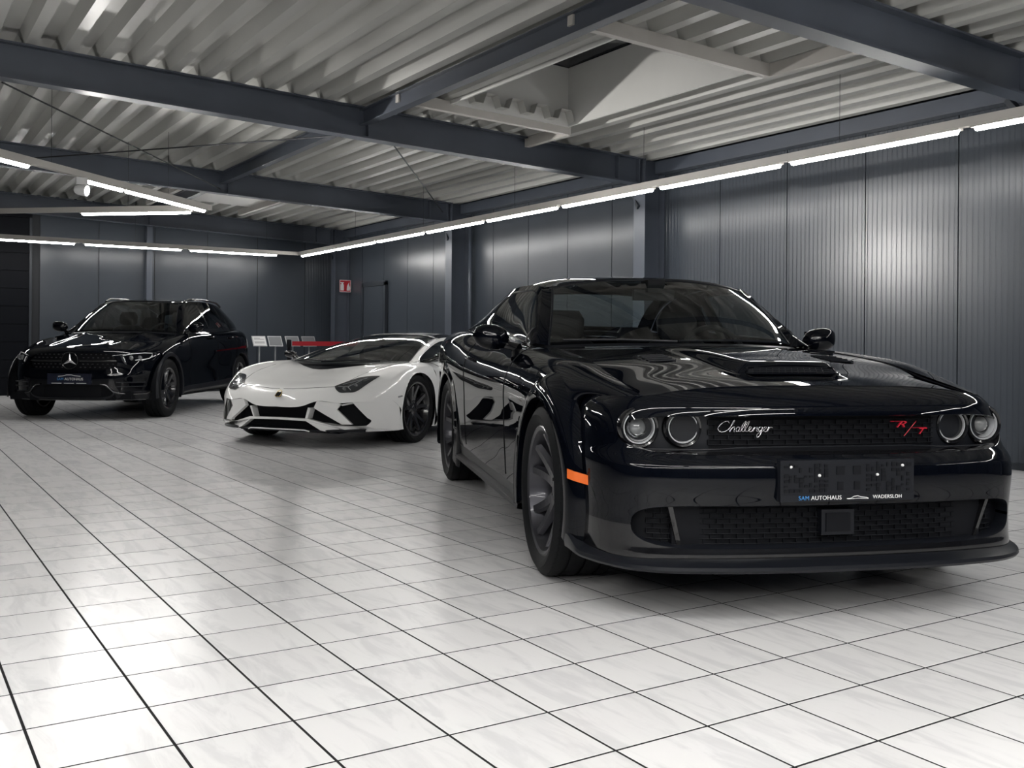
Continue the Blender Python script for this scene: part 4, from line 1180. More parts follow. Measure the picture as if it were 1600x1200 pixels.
    # ---------- script on the grille, drawn as strokes; letters lean right
    strokes = [
        [(.30, .80), (.22, .98), (.05, .95), (-.16, .70), (-.26, .40), (-.16, .18), (.06, .14), (.26, .28)],                       # C swash
        [(.26, .28), (.46, .70), (.56, 1.05), (.50, .98), (.40, .15), (.48, .45), (.58, .55), (.62, .42), (.60, .18), (.68, .16)],  # h
        [(.86, .50), (.76, .52), (.70, .32), (.76, .15), (.86, .30), (.90, .50), (.86, .20), (.94, .16)],                           # a
        [(.94, .16), (1.10, .60), (1.16, 1.0), (1.10, .92), (1.04, .2), (1.12, .16)],                                               # l
        [(1.12, .16), (1.28, .60), (1.34, 1.0), (1.28, .92), (1.22, .2), (1.30, .16)],                                              # l
        [(1.30, .16), (1.46, .36), (1.52, .50), (1.44, .54), (1.38, .34), (1.46, .15), (1.58, .22)],                                # e
        [(1.58, .22), (1.66, .54), (1.62, .16), (1.72, .48), (1.82, .52), (1.82, .20), (1.90, .16)],                                # n
        [(2.06, .50), (1.96, .52), (1.90, .32), (1.96, .16), (2.06, .32), (2.10, .50), (2.02, -.15), (1.90, -.32), (1.86, -.18), (2.12, .16)],  # g
        [(2.12, .16), (2.26, .36), (2.32, .50), (2.24, .54), (2.18, .34), (2.26, .15), (2.38, .22)],                                # e
        [(2.38, .22), (2.44, .54), (2.42, .16), (2.48, .44), (2.60, .50), (2.66, .44)],                                             # r
    ]
    sc = .049; y0, zz0 = -.405, .668
    sb = MB()
    for st in strokes:
        q = curve([(float(xg(0))+.045, y0+(u+.10*v)*sc*1.45-.01, zz0+v*sc*.95) for u, v in st], 7*len(st))
        for p in q: p[0] = float(xg(p[1]))+.030
        sb.tube(q, .0012, 5)
    o = sb.build('script_badge', M_SILVER, car, True); setp(o, 'silver script badge reading Challenger')
    xb = float(xg(.37))+.030
    rt_ = text_mesh('badge_letter', 'R', .044, M_REDBADGE, car, (xb, .302, .696), (-.12, 1, 0), (0, 0, 1), .003, shear=.45)
    rt_.scale = (1.7, .75, 1)
    rt_ = text_mesh('badge_letter', 'T', .044, M_REDBADGE, car, (xb-.012, .392, .668), (-.12, 1, 0), (0, 0, 1), .003, shear=.45)
    rt_.scale = (1.4, .75, 1)
    strip_tube('badge_slash', [(xb, .320, .652), (xb-.010, .378, .708)], .0016, M_REDBADGE, car, 5)
    strip_tube('badge_bar', [(xb, .262, .708), (xb-.004, .320, .708)], .0014, M_REDBADGE, car, 5)
    strip_tube('badge_bar', [(xb-.010, .362, .682), (xb-.016, .425, .682)], .0012, M_REDBADGE, car, 5)
    setp(car, 'gloss black muscle coupe with round headlamps and wide wheel arches', 'car')
    return car
mat_lens_dark = mat_p('projector glass', (.13, .135, .14), .12, coat=.8)
mat_bowl_dark = mat_p('dark reflector', (.085, .088, .092), .32, metal=.5)
mat_tail = mat_p('dark red lamp', (.12, .004, .006), .15, coat=.8)
build_coupe()

class Fascia:
    """front end: plan curve (y, setback) times height profile"""
    def __init__(s, plan, prof, wid):
        s.PL = np.array(plan, float); d = np.concatenate([[0], np.cumsum(np.hypot(*np.diff(s.PL, axis=0).T))]); s.SN = d/d[-1]
        s.prof = prof; s.wid = wid
    def plan(s, t): q = crom(s.SN, s.PL, np.atleast_1d(t)); return q[:, 0], q[:, 1]
    def __call__(s, t, z):
        y, p = s.plan(t); z = np.asarray(z, float)+0*y
        return np.stack([pch([a for a, b in s.prof], [b for a, b in s.prof], z)-p, y*pch([a for a, b in s.wid], [b for a, b in s.wid], z), z], -1)
    def at(s, y, z, off=0.0):
        """point of the skin at given y, z (y >= 0)"""
        t = np.linspace(0, 1, 300); yy, _ = s.plan(t); w = float(pch([a for a, b in s.wid], [b for a, b in s.wid], z))
        k = float(np.interp(abs(y)/w, yy, t)); q = s(np.array([k, min(1, k+.004)]), np.array([z, z]))
        p = q[0]; tg = q[1]-q[0]; n = np.array([tg[1], -tg[0], 0.0]); n /= max(1e-9, np.hypot(n[0], n[1]))
        if n[0] < 0: n = -n
        p = p+n*off
        return np.array([p[0], math.copysign(p[1], y) if y else 0.0, p[2]])

def plate(name, pts, back, mat, parent, smooth=False):
    """n-gon given by 3D points, thickened by the vector back"""
    n = len(pts); v = [tuple(p) for p in pts]+[tuple(np.array(p)+np.array(back)) for p in pts]
    f = [tuple(range(n)), tuple(range(2*n-1, n-1, -1))]+[(i, n+i, n+(i+1) % n, (i+1) % n) for i in range(n)]
    return obj(name, v, f, mat, parent)
def plate_lr(name, pts, back, mat, parent):
    a = plate(name, pts, back, mat, parent)
    b = plate(name, [(p[0], -p[1], p[2]) for p in pts][::-1], (back[0], -back[1], back[2]), mat, parent)
    return a, b

def loft_side(ST, xq, tq, tv=None):
    P = np.array([[(x if len(q) == 2 else q[0], q[-2], q[-1]) for q in r] for x, r in ST], float)
    xs = np.array([x for x, r in ST]); G = crom(-xs, P, -xq); Q = np.swapaxes(G, 0, 1)
    tv = np.arange(P.shape[1]) if tv is None else tv
    return np.swapaxes(crom(tv, Q, tq), 0, 1)

def greenhouse(car, bot, top, bulge, wb, wt, roof, back, win, PT, glass, glass_side, tintrow=(.12, .87), roofmat=None, v_a=.27, frame_mat=None, cuts=()):
    rows = []
    for t in (0, .33, .66, 1.0):
        rows.append([tuple(np.array(a)*(1-t)+np.array(b)*t+np.array([0, bulge*math.sin(PI*t*.9), 0])) for a, b in zip(bot, top)])
    SD = Surf(rows, 60, 200); u0, u1 = tintrow; vf, vr = win
    def sd(a0, a1, f0, f1, nu, nv):
        U = np.linspace(a0, a1, nu)[:, None]; T_ = np.linspace(0, 1, nv)[None]
        A = np.vectorize(f0)(U); B = np.vectorize(f1)(U); return SD(U+0*T_, A+(B-A)*T_)
    edges = [vf]+[(lambda c: (lambda u: c))(c) for c in cuts]+[vr]
    for i in range(len(edges)-1):
        g = .010
        a = edges[i] if i == 0 else (lambda e: (lambda u: e(u)+g))(edges[i]); b = edges[i+1] if i == len(edges)-2 else (lambda e: (lambda u: e(u)-g))(edges[i+1])
        sheet_lr('side_window', sd(u0, u1, a, b, 18, 40), glass_side, car)
    for c in cuts: sheet_lr('window_post', sd(u0, u1, lambda u, c=c: c-.010, lambda u, c=c: c+.010, 18, 3), M_GLOSSB, car)
    sheet_lr('window_frame', sd(0, u0, lambda u: 0, lambda u: 1, 4, 80), frame_mat or M_GLOSSB, car)
    sheet_lr('roof_rail', sd(u1, 1, lambda u: 0, lambda u: 1, 5, 80), PT, car)
    sheet_lr('pillar', sd(u0, u1, lambda u: 0, vf, 18, 6), PT, car)
    sheet_lr('rear_pillar', sd(u0, u1, vr, lambda u: 1, 18, 30), PT, car)
    wr = []
    for t in (0, .33, .66, 1.0):
        wr.append([tuple(np.array(a)*(1-t)+np.array(b)*t+np.array([.03, 0, .02])*math.sin(PI*t)) for a, b in zip(wb, wt)])
    WS = patch(wr, 24, 26)
    sheet('windshield', mirror_full(WS[1:-1, :-1]), glass, car)
    edge = SD(np.ones(24), np.linspace(0, v_a, 24))
    ap = np.array([[WS[i, -2], WS[i, -1]*.5+e*.5, e] for i, e in enumerate(edge)])
    sheet_lr('windshield_pillar', ap, PT, car)
    sheet('windshield_header', mirror_full(np.array([WS[-2], WS[-1]+np.array([0, 0, .003])])), M_SATIN, car)
    strip_tube('windshield_seal', np.concatenate([WS[::2, -2]*MIR, WS[-2, ::-3]*MIR, WS[-2, ::3], WS[::-2, -2]]), .006, M_SATIN, car, 6)
    sheet('roof', mirror_full(patch(roof, 36, 24)), roofmat or PT, car)
    BL = patch(back, 30, 24); full = mirror_full(BL); mk = np.zeros((29, 23), bool); mk[3:27, :18] = True; fm = np.concatenate([mk[:, ::-1], mk], axis=1)
    sheet('rear_window', full, glass_side, car, fm); sheet('rear_window_frame', full, PT, car, ~fm)
    return SD, WS

# =================================================================== white sports car
def build_supercar():
    car = empty('sports_car', (3.937, 9.557, 0), math.atan2(-.576734, -.816932))
    PT = M_WHITEPAINT
    cols = [
     [(1.0, 0, .375), (.988, 0, .42), (.959, 0, .493), (.921, 0, .535), (.70, 0, .605), (.40, 0, .672), (.13, 0, .738)],
     [(.985, .25, .383), (.972, .25, .43), (.94, .25, .497), (.892, .25, .545), (.68, .25, .612), (.38, .25, .682), (.06, .25, .748)],
     [(.948, .42, .435), (.935, .42, .466), (.895, .43, .52), (.845, .44, .556), (.64, .44, .626), (.33, .45, .700), (-.04, .46, .757)],
     [(.885, .60, .418), (.868, .60, .46), (.838, .60, .503), (.775, .60, .562), (.59, .61, .642), (.27, .62, .714), (-.18, .63, .766)],
     [(.80, .73, .428), (.782, .735, .47), (.755, .74, .512), (.675, .745, .586), (.50, .75, .672), (.21, .755, .742), (-.30, .76, .772)],
     [(.68, .845, .43), (.66, .85, .47), (.63, .852, .512), (.555, .855, .585), (.41, .86, .675), (.16, .865, .737), (-.30, .865, .757)],
     [(.50, .935, .43), (.485, .938, .47), (.465, .94, .51), (.42, .942, .580), (.33, .945, .650), (.12, .945, .704), (-.30, .945, .710)],
     [(.435, .975, .37), (.43, .977, .40), (.42, .978, .44), (.39, .98, .50), (.30, .982, .575), (.11, .984, .640), (-.30, .982, .630)],
     [(.43, .980, .26), (.43, .98, .28), (.42, .98, .30), (.38, .982, .33), (.28, .984, .36), (.10, .985, .38), (-.30, .978, .38)],
     [(.44, .968, .155), (.43, .97, .155), (.42, .97, .155), (.38, .97, .155), (.28, .97, .155), (.10, .97, .150), (-.30, .965, .140)],
    ]
    G = patch(cols, 110, 70); G0 = G.copy()
    cx, cz, R = .05, .332, .348
    keep = cut_circle(G, cx, cz, R)
    c = centers(G)
    low = c[..., 2] < .36
    full = mirror_full(G, 0); km = np.concatenate([keep[::-1], keep], axis=0)
    # headlamp region, given in (y, z) on the skin
    def on(y, z, off=.0):
        A = G[:86]; d = (A[..., 1]-y)**2+(A[..., 2]-z)**2; i, j = np.unravel_index(np.argmin(d), d.shape)
        i = min(max(i, 1), A.shape[0]-2); j = min(max(j, 1), A.shape[1]-2)
        tu = A[i+1, j]-A[i-1, j]; tv = A[i, j+1]-A[i, j-1]; n = np.cross(tu, tv); n /= np.linalg.norm(n)
        if n[2] < 0: n = -n
        p = A[i, j].copy(); dy = y-p[1]; dz = z-p[2]
        p[1] = y; p[2] = z
        p[0] -= (n[1]*dy+n[2]*dz)/max(n[0], .15)
        return p+n*off
    body = sheet('front_body', full, PT, car, km, 60)
    HL = [(.507, .562), (.54, .530), (.578, .508), (.64, .508), (.705, .517), (.755, .575), (.805, .652), (.72, .648), (.633, .632), (.57, .60)]
    lo = curve([(.505, .562), (.54, .530), (.578, .508), (.64, .508), (.705, .517), (.755, .575), (.808, .654)], 22); hi = curve([(.505, .562), (.57, .602), (.633, .634), (.72, .650), (.808, .654)], 22)
    GH = np.array([[on(*(l*(1-t)+h*t), .006) for l, h in zip(lo, hi)] for t in np.linspace(0, 1, 8)])
    for sg in (1, -1):
        hl = sheet('headlamp', GH*np.array([1, sg, 1]), mat_lampblack, car)
        for st in (((.54, .556), (.62, .556), (.70, .612)), ((.62, .556), (.66, .528)), ((.565, .575), (.64, .598), (.73, .632))):
            strip_tube('light_guide', [np.array(on(y, z, .009))*np.array([1, sg, 1]) for y, z in st], .0035, M_DRL_DIM, hl, 6)
        for y, z in ((.60, .535), (.675, .570)):
            p = np.array(on(y, z, .006))*np.array([1, sg, 1])
            MB().lathe([(0, .006), (.014, .005), (.022, 0)], 14, lambda r, a, h, p=p: (p[0]+h, p[1]+r*math.cos(a), p[2]+r*math.sin(a))).build('projector_lens', mat_lens_dark, hl, True)
    # badge on the nose
    p = on(0, .493, .004); nrm = Vector((.72, 0, .69)); u_ = Vector((0, 1, 0)); w_ = nrm.cross(u_)
    sh = [(0, -.045), (.022, -.028), (.032, .0), (.033, .036), (.018, .044), (0, .041), (-.018, .044), (-.033, .036), (-.032, .0), (-.022, -.028)]
    bd = plate('nose_badge', [tuple(Vector(p)+u_*a*.9-w_*b*.9) for a, b in sh], (-.006, 0, -.006), M_GLOSSB, car)
    strip_tube('badge_rim', [tuple(Vector(p)+u_*a*.9-w_*b*.9+nrm*.001) for a, b in sh+sh[:1]], .003, mat_gold, bd, 5)
    # bonnet seam
    for sg in (1, -1):
        strip_tube('bonnet_gap', [np.array(on(y, z, .001))*np.array([1, sg, 1]) for y, z in ((0.02, .535), (.12, .536), (.25, .544), (.36, .552), (.42, .555), (.47, .558), (.507, .562))], .0022, M_MATT, car, 5)
        strip_tube('bonnet_gap', [np.array(on(y, z, .001))*np.array([1, sg, 1]) for y, z in ((.57, .602), (.60, .65), (.62, .69), (.63, .735))], .0018, M_MATT, car, 5)
    # ---- lower front: dark cavity and white blades
    cav = [[(.90, 0, .40), (.87, .30, .41), (.83, .50, .44), (.76, .65, .45), (.66, .78, .44), (.56, .86, .43)],
           [(.86, 0, .28), (.84, .30, .28), (.80, .50, .28), (.72, .65, .28), (.62, .78, .27), (.52, .88, .26)],
           [(.88, 0, .16), (.86, .30, .16), (.82, .50, .16), (.72, .65, .16), (.62, .78, .16), (.52, .88, .16)]]
    sheet('intake_cavity', mirror_full(patch(cav, 14, 24)), M_MATT, car)
    # outer corner of the bumper
    rowsA = [[(.829, .699, .425), (.76, .775, .425), (.68, .845, .43), (.50, .935, .43), (.435, .975, .37)],
             [(.785, .745, .36), (.73, .80, .36), (.655, .86, .36), (.50, .94, .355), (.435, .978, .32)],
             [(.735, .800, .285), (.69, .84, .285), (.62, .885, .285), (.49, .945, .28), (.432, .979, .26)],
             [(.706, .828, .247), (.67, .86, .23), (.60, .90, .215), (.49, .945, .20), (.432, .975, .19)],
             [(.745, .795, .205), (.69, .845, .19), (.61, .90, .175), (.50, .94, .16), (.44, .968, .155)]]
    e0 = G0[:, 0]; k0 = (e0[:, 1] > .69) & (e0[:, 2] > .36)
    rowsA[0] = [tuple(np.interp(yy, e0[k0][:, 1], e0[k0][:, i]) for i in range(3)) for yy in (.699, .775, .845, .935, .972)]
    GA = patch(rowsA, 30, 30)
    for sg in (1, -1): sheet('bumper_corner', GA*np.array([1, sg, 1]), PT, car, None, 60)
    fin = [(.961, .376, .371), (.953, .404, .436), (.925, .50, .428), (.885, .60, .416), (.875, .609, .403), (.893, .577, .359), (.838, .688, .240), (.822, .70, .222), (.862, .615, .222), (.885, .590, .242), (.925, .475, .31)]
    plate_lr('bumper_fin', fin, (-.035, -.01, 0), PT, car)
    jam = [(.875, .609, .403), (.829, .699, .425), (.80, .69, .42), (.845, .60, .40)]
    plate_lr('intake_roof', jam, (-.02, 0, -.012), PT, car)
    blade = [(.980, 0, .276), (.974, .317, .272), (.905, .545, .212), (.83, .69, .205), (.752, .785, .208), (.739, .800, .205), (.60, .90, .172), (.44, .966, .150), (.60, .87, .152), (.80, .69, .150), (.905, .52, .150), (.945, .44, .168), (.978, .305, .250), (.982, 0, .256)]
    bl = [np.array(p) for p in blade]
    plate_lr('lower_blade', [tuple(p) for p in bl], (-.05, -.012, 0), PT, car)
    for sg in (1, -1):   # inner vanes beside the centre opening
        plate('vane', [(.955, sg*.31, .372), (.95, sg*.335, .368), (.945, sg*.30, .27), (.955, sg*.28, .27)], (-.08, 0, 0), PT, car)
    # splitter
    SPc = curve([(.998, 0), (.995, .18), (.985, .30), (.955, .36), (.93, .45), (.905, .56), (.85, .66), (.74, .79)], 40)
    G2 = np.array([[(x-.10, y*.96, .185), (x-.01, y, .172), (x, y, .165), (x-.003, y, .152), (x-.12, y*.95, .148)] for x, y in SPc]); G2[0, :, 1] = 0
    sheet('front_splitter', mirror_full(G2, 0), M_SATIN, car, None, 30)
    for sg in (1, -1): strip_tube('splitter_edge', [(.999, sg*.0, .170), (.996, sg*.18, .170), (.986, sg*.295, .168), (.965, sg*.335, .156)], .006, PT, car, 6)
    # ---- flank from the door backwards
    ST = [(-.30, [(.76, .772), (.865, .757), (.945, .710), (.982, .630), (.978, .38), (.965, .14), (.6, .13)]),
          (-.46, [(.745, .768), (.855, .748), (.938, .692), (.968, .600), (.960, .37), (.96, .14), (.6, .13)]),
          (-1.0, [(.725, .775), (.84, .75), (.925, .680), (.945, .58), (.925, .36), (.955, .14), (.6, .13)]),
          (-1.7, [(.70, .82), (.84, .80), (.95, .72), (.97, .60), (.955, .38), (.97, .15), (.6, .13)]),
          (-2.3, [(.66, .90), (.84, .88), (.97, .78), (1.0, .62), (.99, .40), (.98, .16), (.6, .14)]),
          (-2.7, [(.62, .93), (.83, .90), (.98, .80), (1.01, .62), (1.0, .42), (.97, .18), (.6, .16)]),
          (-3.3, [(.58, .92), (.80, .88), (.93, .78), (.96, .62), (.94, .45), (.85, .30), (.6, .26)]),
          (-3.72, [(.55, .88), (.74, .84), (.84, .76), (.86, .62), (.84, .5), (.75, .38), (.6, .34)])]
    xq = np.concatenate([np.linspace(-.30, -.50, 10), np.linspace(-.52, -1.68, 40), np.linspace(-1.70, -3.72, 80)])
    GS = loft_side(ST, xq, np.linspace(0, 6, 60))
    kp = cut_circle(GS, -2.70, .355, .39)
    kp &= cut_circle(GS, cx, cz, R)
    xm = np.broadcast_to(((xq[:-1]+xq[1:])/2)[:, None], kp.shape)
    sheet_lr('front_wing', GS, PT, car, kp & (xm > -.51), 50); sheet_lr('door', GS, PT, car, kp & (xm <= -.51) & (xm > -1.69), 50); sheet_lr('rear_body', GS, PT, car, kp & (xm <= -1.69), 50)
    for sg in (1, -1): strip_tube('door_gap', [(p[0], sg*(p[1]+.001), p[2]) for p in GS[10, 4:50:2]], .003, M_MATT, car, 5)
    for cx_, R_, w0 in ((cx, R-.003, .5), (-2.70, .385, .5)):
        G3 = np.array([[(cx_+R_*math.cos(a), y, .334+R_*math.sin(a)) for y in (w0, .7, .93)] for a in np.linspace(-.4, PI+.4, 36)])
        sheet_lr('wheel_housing', G3, M_MATT, car)
    # ---- greenhouse
    wb = [(.20, 0, .752), (.10, .3, .755), (-.10, .55, .762), (-.315, .705, .770)]
    wt = [(-1.27, 0, 1.062), (-1.28, .22, 1.056), (-1.305, .38, 1.040), (-1.325, .465, 1.014)]
    bot = [(-.33, .745, .768), (-.60, .742, .764), (-1.0, .725, .775), (-1.4, .71, .80), (-1.8, .69, .84), (-2.2, .66, .885)]
    top = [(-.335, .735, .776), (-.72, .628, .890), (-1.335, .490, 1.012), (-1.6, .475, 1.022), (-1.9, .47, 1.005), (-2.2, .48, .965)]
    roof = [[(-1.27, 0, 1.064), (-1.28, .22, 1.058), (-1.305, .38, 1.042), (-1.335, .490, 1.012)],
            [(-1.6, 0, 1.082), (-1.6, .22, 1.076), (-1.6, .38, 1.058), (-1.6, .475, 1.022)],
            [(-1.9, 0, 1.065), (-1.9, .22, 1.06), (-1.9, .38, 1.042), (-1.9, .47, 1.005)],
            [(-2.2, 0, 1.03), (-2.2, .22, 1.025), (-2.2, .38, 1.005), (-2.2, .48, .965)]]
    back = [[(-2.2, 0, 1.03), (-2.2, .22, 1.025), (-2.2, .38, 1.005), (-2.2, .48, .965)],
            [(-2.8, 0, .97), (-2.8, .25, .97), (-2.75, .45, .955), (-2.7, .62, .93)],
            [(-3.3, 0, .925), (-3.3, .28, .925), (-3.3, .45, .925), (-3.3, .58, .92)],
            [(-3.74, 0, .88), (-3.74, .28, .88), (-3.73, .45, .88), (-3.72, .55, .88)]]
    greenhouse(car, bot, top, .012, wb, wt, roof, back, (lambda u: .04, lambda u: .60-.12*u), PT, M_GLASS, M_GLASS, (.10, .86), M_GLOSSB, .545)
    sheet_lr('shoulder', np.array([GS[xq < -2.2][:, 0], np.stack([GS[xq < -2.2][:, 0, 0], np.interp(-GS[xq < -2.2][:, 0, 0], [2.2, 2.7, 3.3, 3.72], [.48, .62, .58, .55]), np.interp(-GS[xq < -2.2][:, 0, 0], [2.2, 2.7, 3.3, 3.72], [.965, .93, .92, .88])], -1)]), PT, car)
    # cowl with black scuttle and wiper
    hr = G[:66, -1] ; ky = hr[:, 1] <= .74
    A = np.array([(q[0], q[1], q[2]-.004) for q in hr[ky]]); B = np.stack([np.interp(A[:, 1], [p[1] for p in wb], [p[0] for p in wb])-.005, A[:, 1], np.interp(A[:, 1], [p[1] for p in wb], [p[2] for p in wb])], -1)
    dk = patch([[(.30, 0, .700), (.20, .3, .708), (.0, .55, .725), (-.24, .72, .755)], [(.20, 0, .748), (.10, .3, .751), (-.10, .55, .758), (-.32, .715, .768)]], 4, 20)
    sheet('scuttle', mirror_full(dk), M_SATIN, car)
    scut = patch([[(.235, 0, .748), (.15, .3, .752), (-.045, .55, .764), (-.28, .735, .776)], [(.205, 0, .760), (.105, .3, .763), (-.09, .55, .772), (-.305, .715, .780)]], 3, 24)
    sheet('windshield_lip', mirror_full(scut), M_SATIN, car)
    strip_tube('wiper', [(.19, -.05, .775), (.12, .25, .788), (-.02, .50, .785)], .010, M_SATIN, car); strip_tube('wiper', [(.02, -.48, .780), (.12, -.25, .79), (.17, -.02, .782)], .010, M_SATIN, car)
    # tail, floor, cabin
    tl = GS[-1]; TG = np.array([[(-3.72-.06*(1-t*t), q[1]*t, q[2]) for t in np.linspace(0, 1, 8)] for q in tl])
    sheet('tail_panel', mirror_full(TG), M_SATIN, car)
    b = MB(); b.box((-.35, -.90, .13), (-2.3, .90, .22)); b.box((-.35, -.55, .13), (.80, .55, .40)); b.box((-3.6, -.55, .2), (-2.3, .55, .6)); b.box((-.37, -.94, .2), (-.34, .94, .64)); b.box((-2.33, -.92, .2), (-2.3, .92, .7))
    b.build('underbody', M_MATT, car)
    dsh = patch([[(.15, 0, .74), (.05, .3, .742), (-.28, .68, .75)], [(-.35, 0, .745), (-.38, .3, .745), (-.45, .70, .74)], [(-.50, 0, .62), (-.50, .3, .62), (-.52, .72, .62)]], 12, 14)
    sheet('dashboard', mirror_full(dsh), M_INT, car)
    for y in (.36, -.36): seat('seat', car, -1.25, y, .30, .50, .93)
    MB().box((-1.62, -.68, .25), (-1.58, .68, .92)).build('cabin_wall', M_INT, car)
    steering_wheel(car, -.70, .36, .70, .17)
    for sg in (1, -1): mirror_shell('door_mirror', car, (-.52, sg*.915, .830), sg, M_GLOSSB, L=.15, H=.075, D=.09, arm=(.06, -.16, -.06))
    w = make_wheel('wheel', car, (cx, .845, .329), 1, .329, .245, .255, 5, M_RIMB, 'split', dish=.03, spin=.3)
    copy_wheel(w, car, (cx, -.845, .329), -1)
    w2 = make_wheel('wheel', car, (-2.70, .830, .352), 1, .352, .33, .268, 5, M_RIMB, 'split', dish=.05, spin=.3)
    copy_wheel(w2, car, (-2.70, -.830, .352), -1)
    for sg in (1, -1): plate('side_reflector', [(.452, sg*.966, .47), (.40, sg*.984, .478), (.40, sg*.986, .464), (.45, sg*.968, .456)], (-.004, -sg*.004, 0), M_DRL_DIM, car)
    setp(car, 'low white wedge shaped sports car with black front intakes', 'car')
mat_lampblack = mat_p('smoked lamp glass', (.035, .037, .04), .10, coat=1.0)
mat_gold = mat_p('gold badge rim', (.55, .40, .12), .3, metal=1.0)
M_DRL_DIM = mat_p('clear light guide', (.30, .31, .32), .25)
build_supercar()

# =================================================================== black suv
def build_suv():
    car = empty('suv_car', (2.40, 13.57, 0), math.atan2(-.8251158, -.5649636))
    PT = M_BLACKPAINT
    FA = Fascia([(0, 0), (.2, .006), (.35, .025), (.5, .065), (.62, .125), (.72, .205), (.80, .30), (.855, .40), (.89, .50), (.91, .60)],
                [(.24, .735), (.27, .77), (.32, .79), (.42, .80), (.50, .805), (.60, .797), (.70, .787), (.78, .772), (.82, .745), (.85, .70), (.87, .655), (.885, .61)],
                [(.24, .985), (.35, 1.0), (.55, 1.0), (.70, .985), (.80, .955), (.885, .91)])
    S0 = np.linspace(0, 1, 90)
    def ref(ye): k = np.interp(ye, FA.plan(S0)[0], S0); return k-.06*np.linspace(0, 1, 24)**2
    SS = np.unique(np.concatenate([S0, ref(.545), ref(.50)])); yS, _ = FA.plan(SS)
    sup = lambda y, ye, n, m: np.maximum(0, 1-(np.minimum(y, ye)/ye)**n)**(1/m)
    gt = .71+.098*sup(yS, .545, 5, 2.2); gb = .71-.105*sup(yS, .545, 9, 2.2)
    it = .35+.075*sup(yS, .50, 7, 2.2); ib = .35-.075*sup(yS, .50, 7, 2.2)
    zs = pch([0, .4, .6, .75, .92], [.872, .866, .852, .835, .815], yS)
    st = lambda za, zb, n: np.array([FA(SS, za+(zb-za)*t) for t in np.linspace(0, 1, n)])
    sheet('front_panel', mirror_full(st(gt, zs, 14)), PT, car, sharp=55)
    sheet('front_bumper', mirror_full(st(it, gb, 20)), PT, car, sharp=55)
    sheet('lower_bumper', mirror_full(st(.245+0*it, ib, 8)), M_SATIN, car, sharp=55)
    for nm, zt_, zb_, ye, dp in (('grille_surround', gt, gb, .545, .07), ('intake_surround', it, ib, .50, .06)):
        m = yS <= ye+1e-6
        for z in (zt_, zb_):
            e = FA(SS[m], z[m]); sheet(nm, mirror_full(np.array([e, e-np.array([dp, 0, 0])])), M_GLOSSB, car)
    for nm, ye, za, zb, dx in (('grille_backing', .56, .59, .82, -.06), ('intake_backing', .52, .265, .435, -.05)):
        m = yS <= ye; base = FA(SS[m], (za+zb)/2+0*yS[m])
        sheet(nm, mirror_full(np.array([np.stack([base[:, 0]+dx, base[:, 1], z+0*base[:, 1]], -1) for z in np.linspace(za, zb, 4)])), M_MATT, car)
    # diamond studs of the grille and a cross bar
    b = MB()
    for i in range(5):
        for k in range(-9, 10):
            y = k*.056+(.028 if i % 2 else 0); z = .635+i*.038
            if abs(y) > .50 or abs(y) < .10: continue
            x_ = float(FA.at(abs(y), z)[0])-.035; b.box((x_-.01, y-.009, z-.006), (x_, y+.009, z+.006))
    setp(b.build('grille_studs', mat_studs, car), kind='stuff')
    for sg in (1, -1):
        strip_tube('grille_bar', [(float(FA.at(abs(y), .715)[0])-.018, sg*y, .715) for y in (.10, .25, .40, .52)], .012, M_GLOSSB, car)
    # star emblem
    xe = .795
    em = MB().lathe([(.098, -.006), (.104, .004), (.098, .010), (.092, .004)], 40, lambda r, a, h: (xe+h, r*math.cos(a), .715+r*math.sin(a)), closed=True).build('grille_emblem', M_GLOSSB, car, True)
    for k in range(3):
        a = PI/2+k*2*PI/3; d = Vector((0, math.cos(a), math.sin(a))); n_ = Vector((0, -math.sin(a), math.cos(a))); o_ = Vector((xe+.004, 0, .715))
        v = [o_+n_*.020, o_-n_*.020, o_+d*.094, o_+Vector((.012, 0, 0))]
        obj('star_arm', v, [(0, 2, 3), (2, 1, 3), (0, 1, 2)], M_SILVER, em)
    MB().lathe([(0, .004), (.022, .003), (.026, 0)], 18, lambda r, a, h: (.640+r*math.cos(a), r*math.sin(a), .884+h-.15*r*math.cos(a))).build('hood_emblem', M_SILVER, car, True)
    # plate
    pl = MB().box((.775, -.262, .435), (.812, .262, .560)).build('number_plate', mat_plate, car)
    text_mesh('lettering', 'SAM', .042, M_BLUE, pl, (.8135, -.105, .495), (0, 1, 0), (0, 0, 1), .0006)
    text_mesh('lettering', 'AUTOHAUS', .042, M_TEXTW, pl, (.8135, .06, .495), (0, 1, 0), (0, 0, 1), .0006)
    strip_tube('car_outline', [(.8135, -.13, .528), (.8135, -.07, .533), (.8135, -.03, .545), (.8135, .03, .546), (.8135, .07, .536), (.8135, .14, .530)], .0035, M_TEXTW, pl, 5)
    for y in (-.15, 0, .15): MB().box((.812, y-.06, .444), (.8132, y+.06, .450)).build('plate_line', M_TEXTW, pl)
    # headlamps
    HL = [(.555, .775), (.62, .800), (.70, .812), (.78, .816), (.835, .812), (.852, .775), (.845, .725), (.78, .700), (.70, .685), (.62, .668), (.585, .71)]
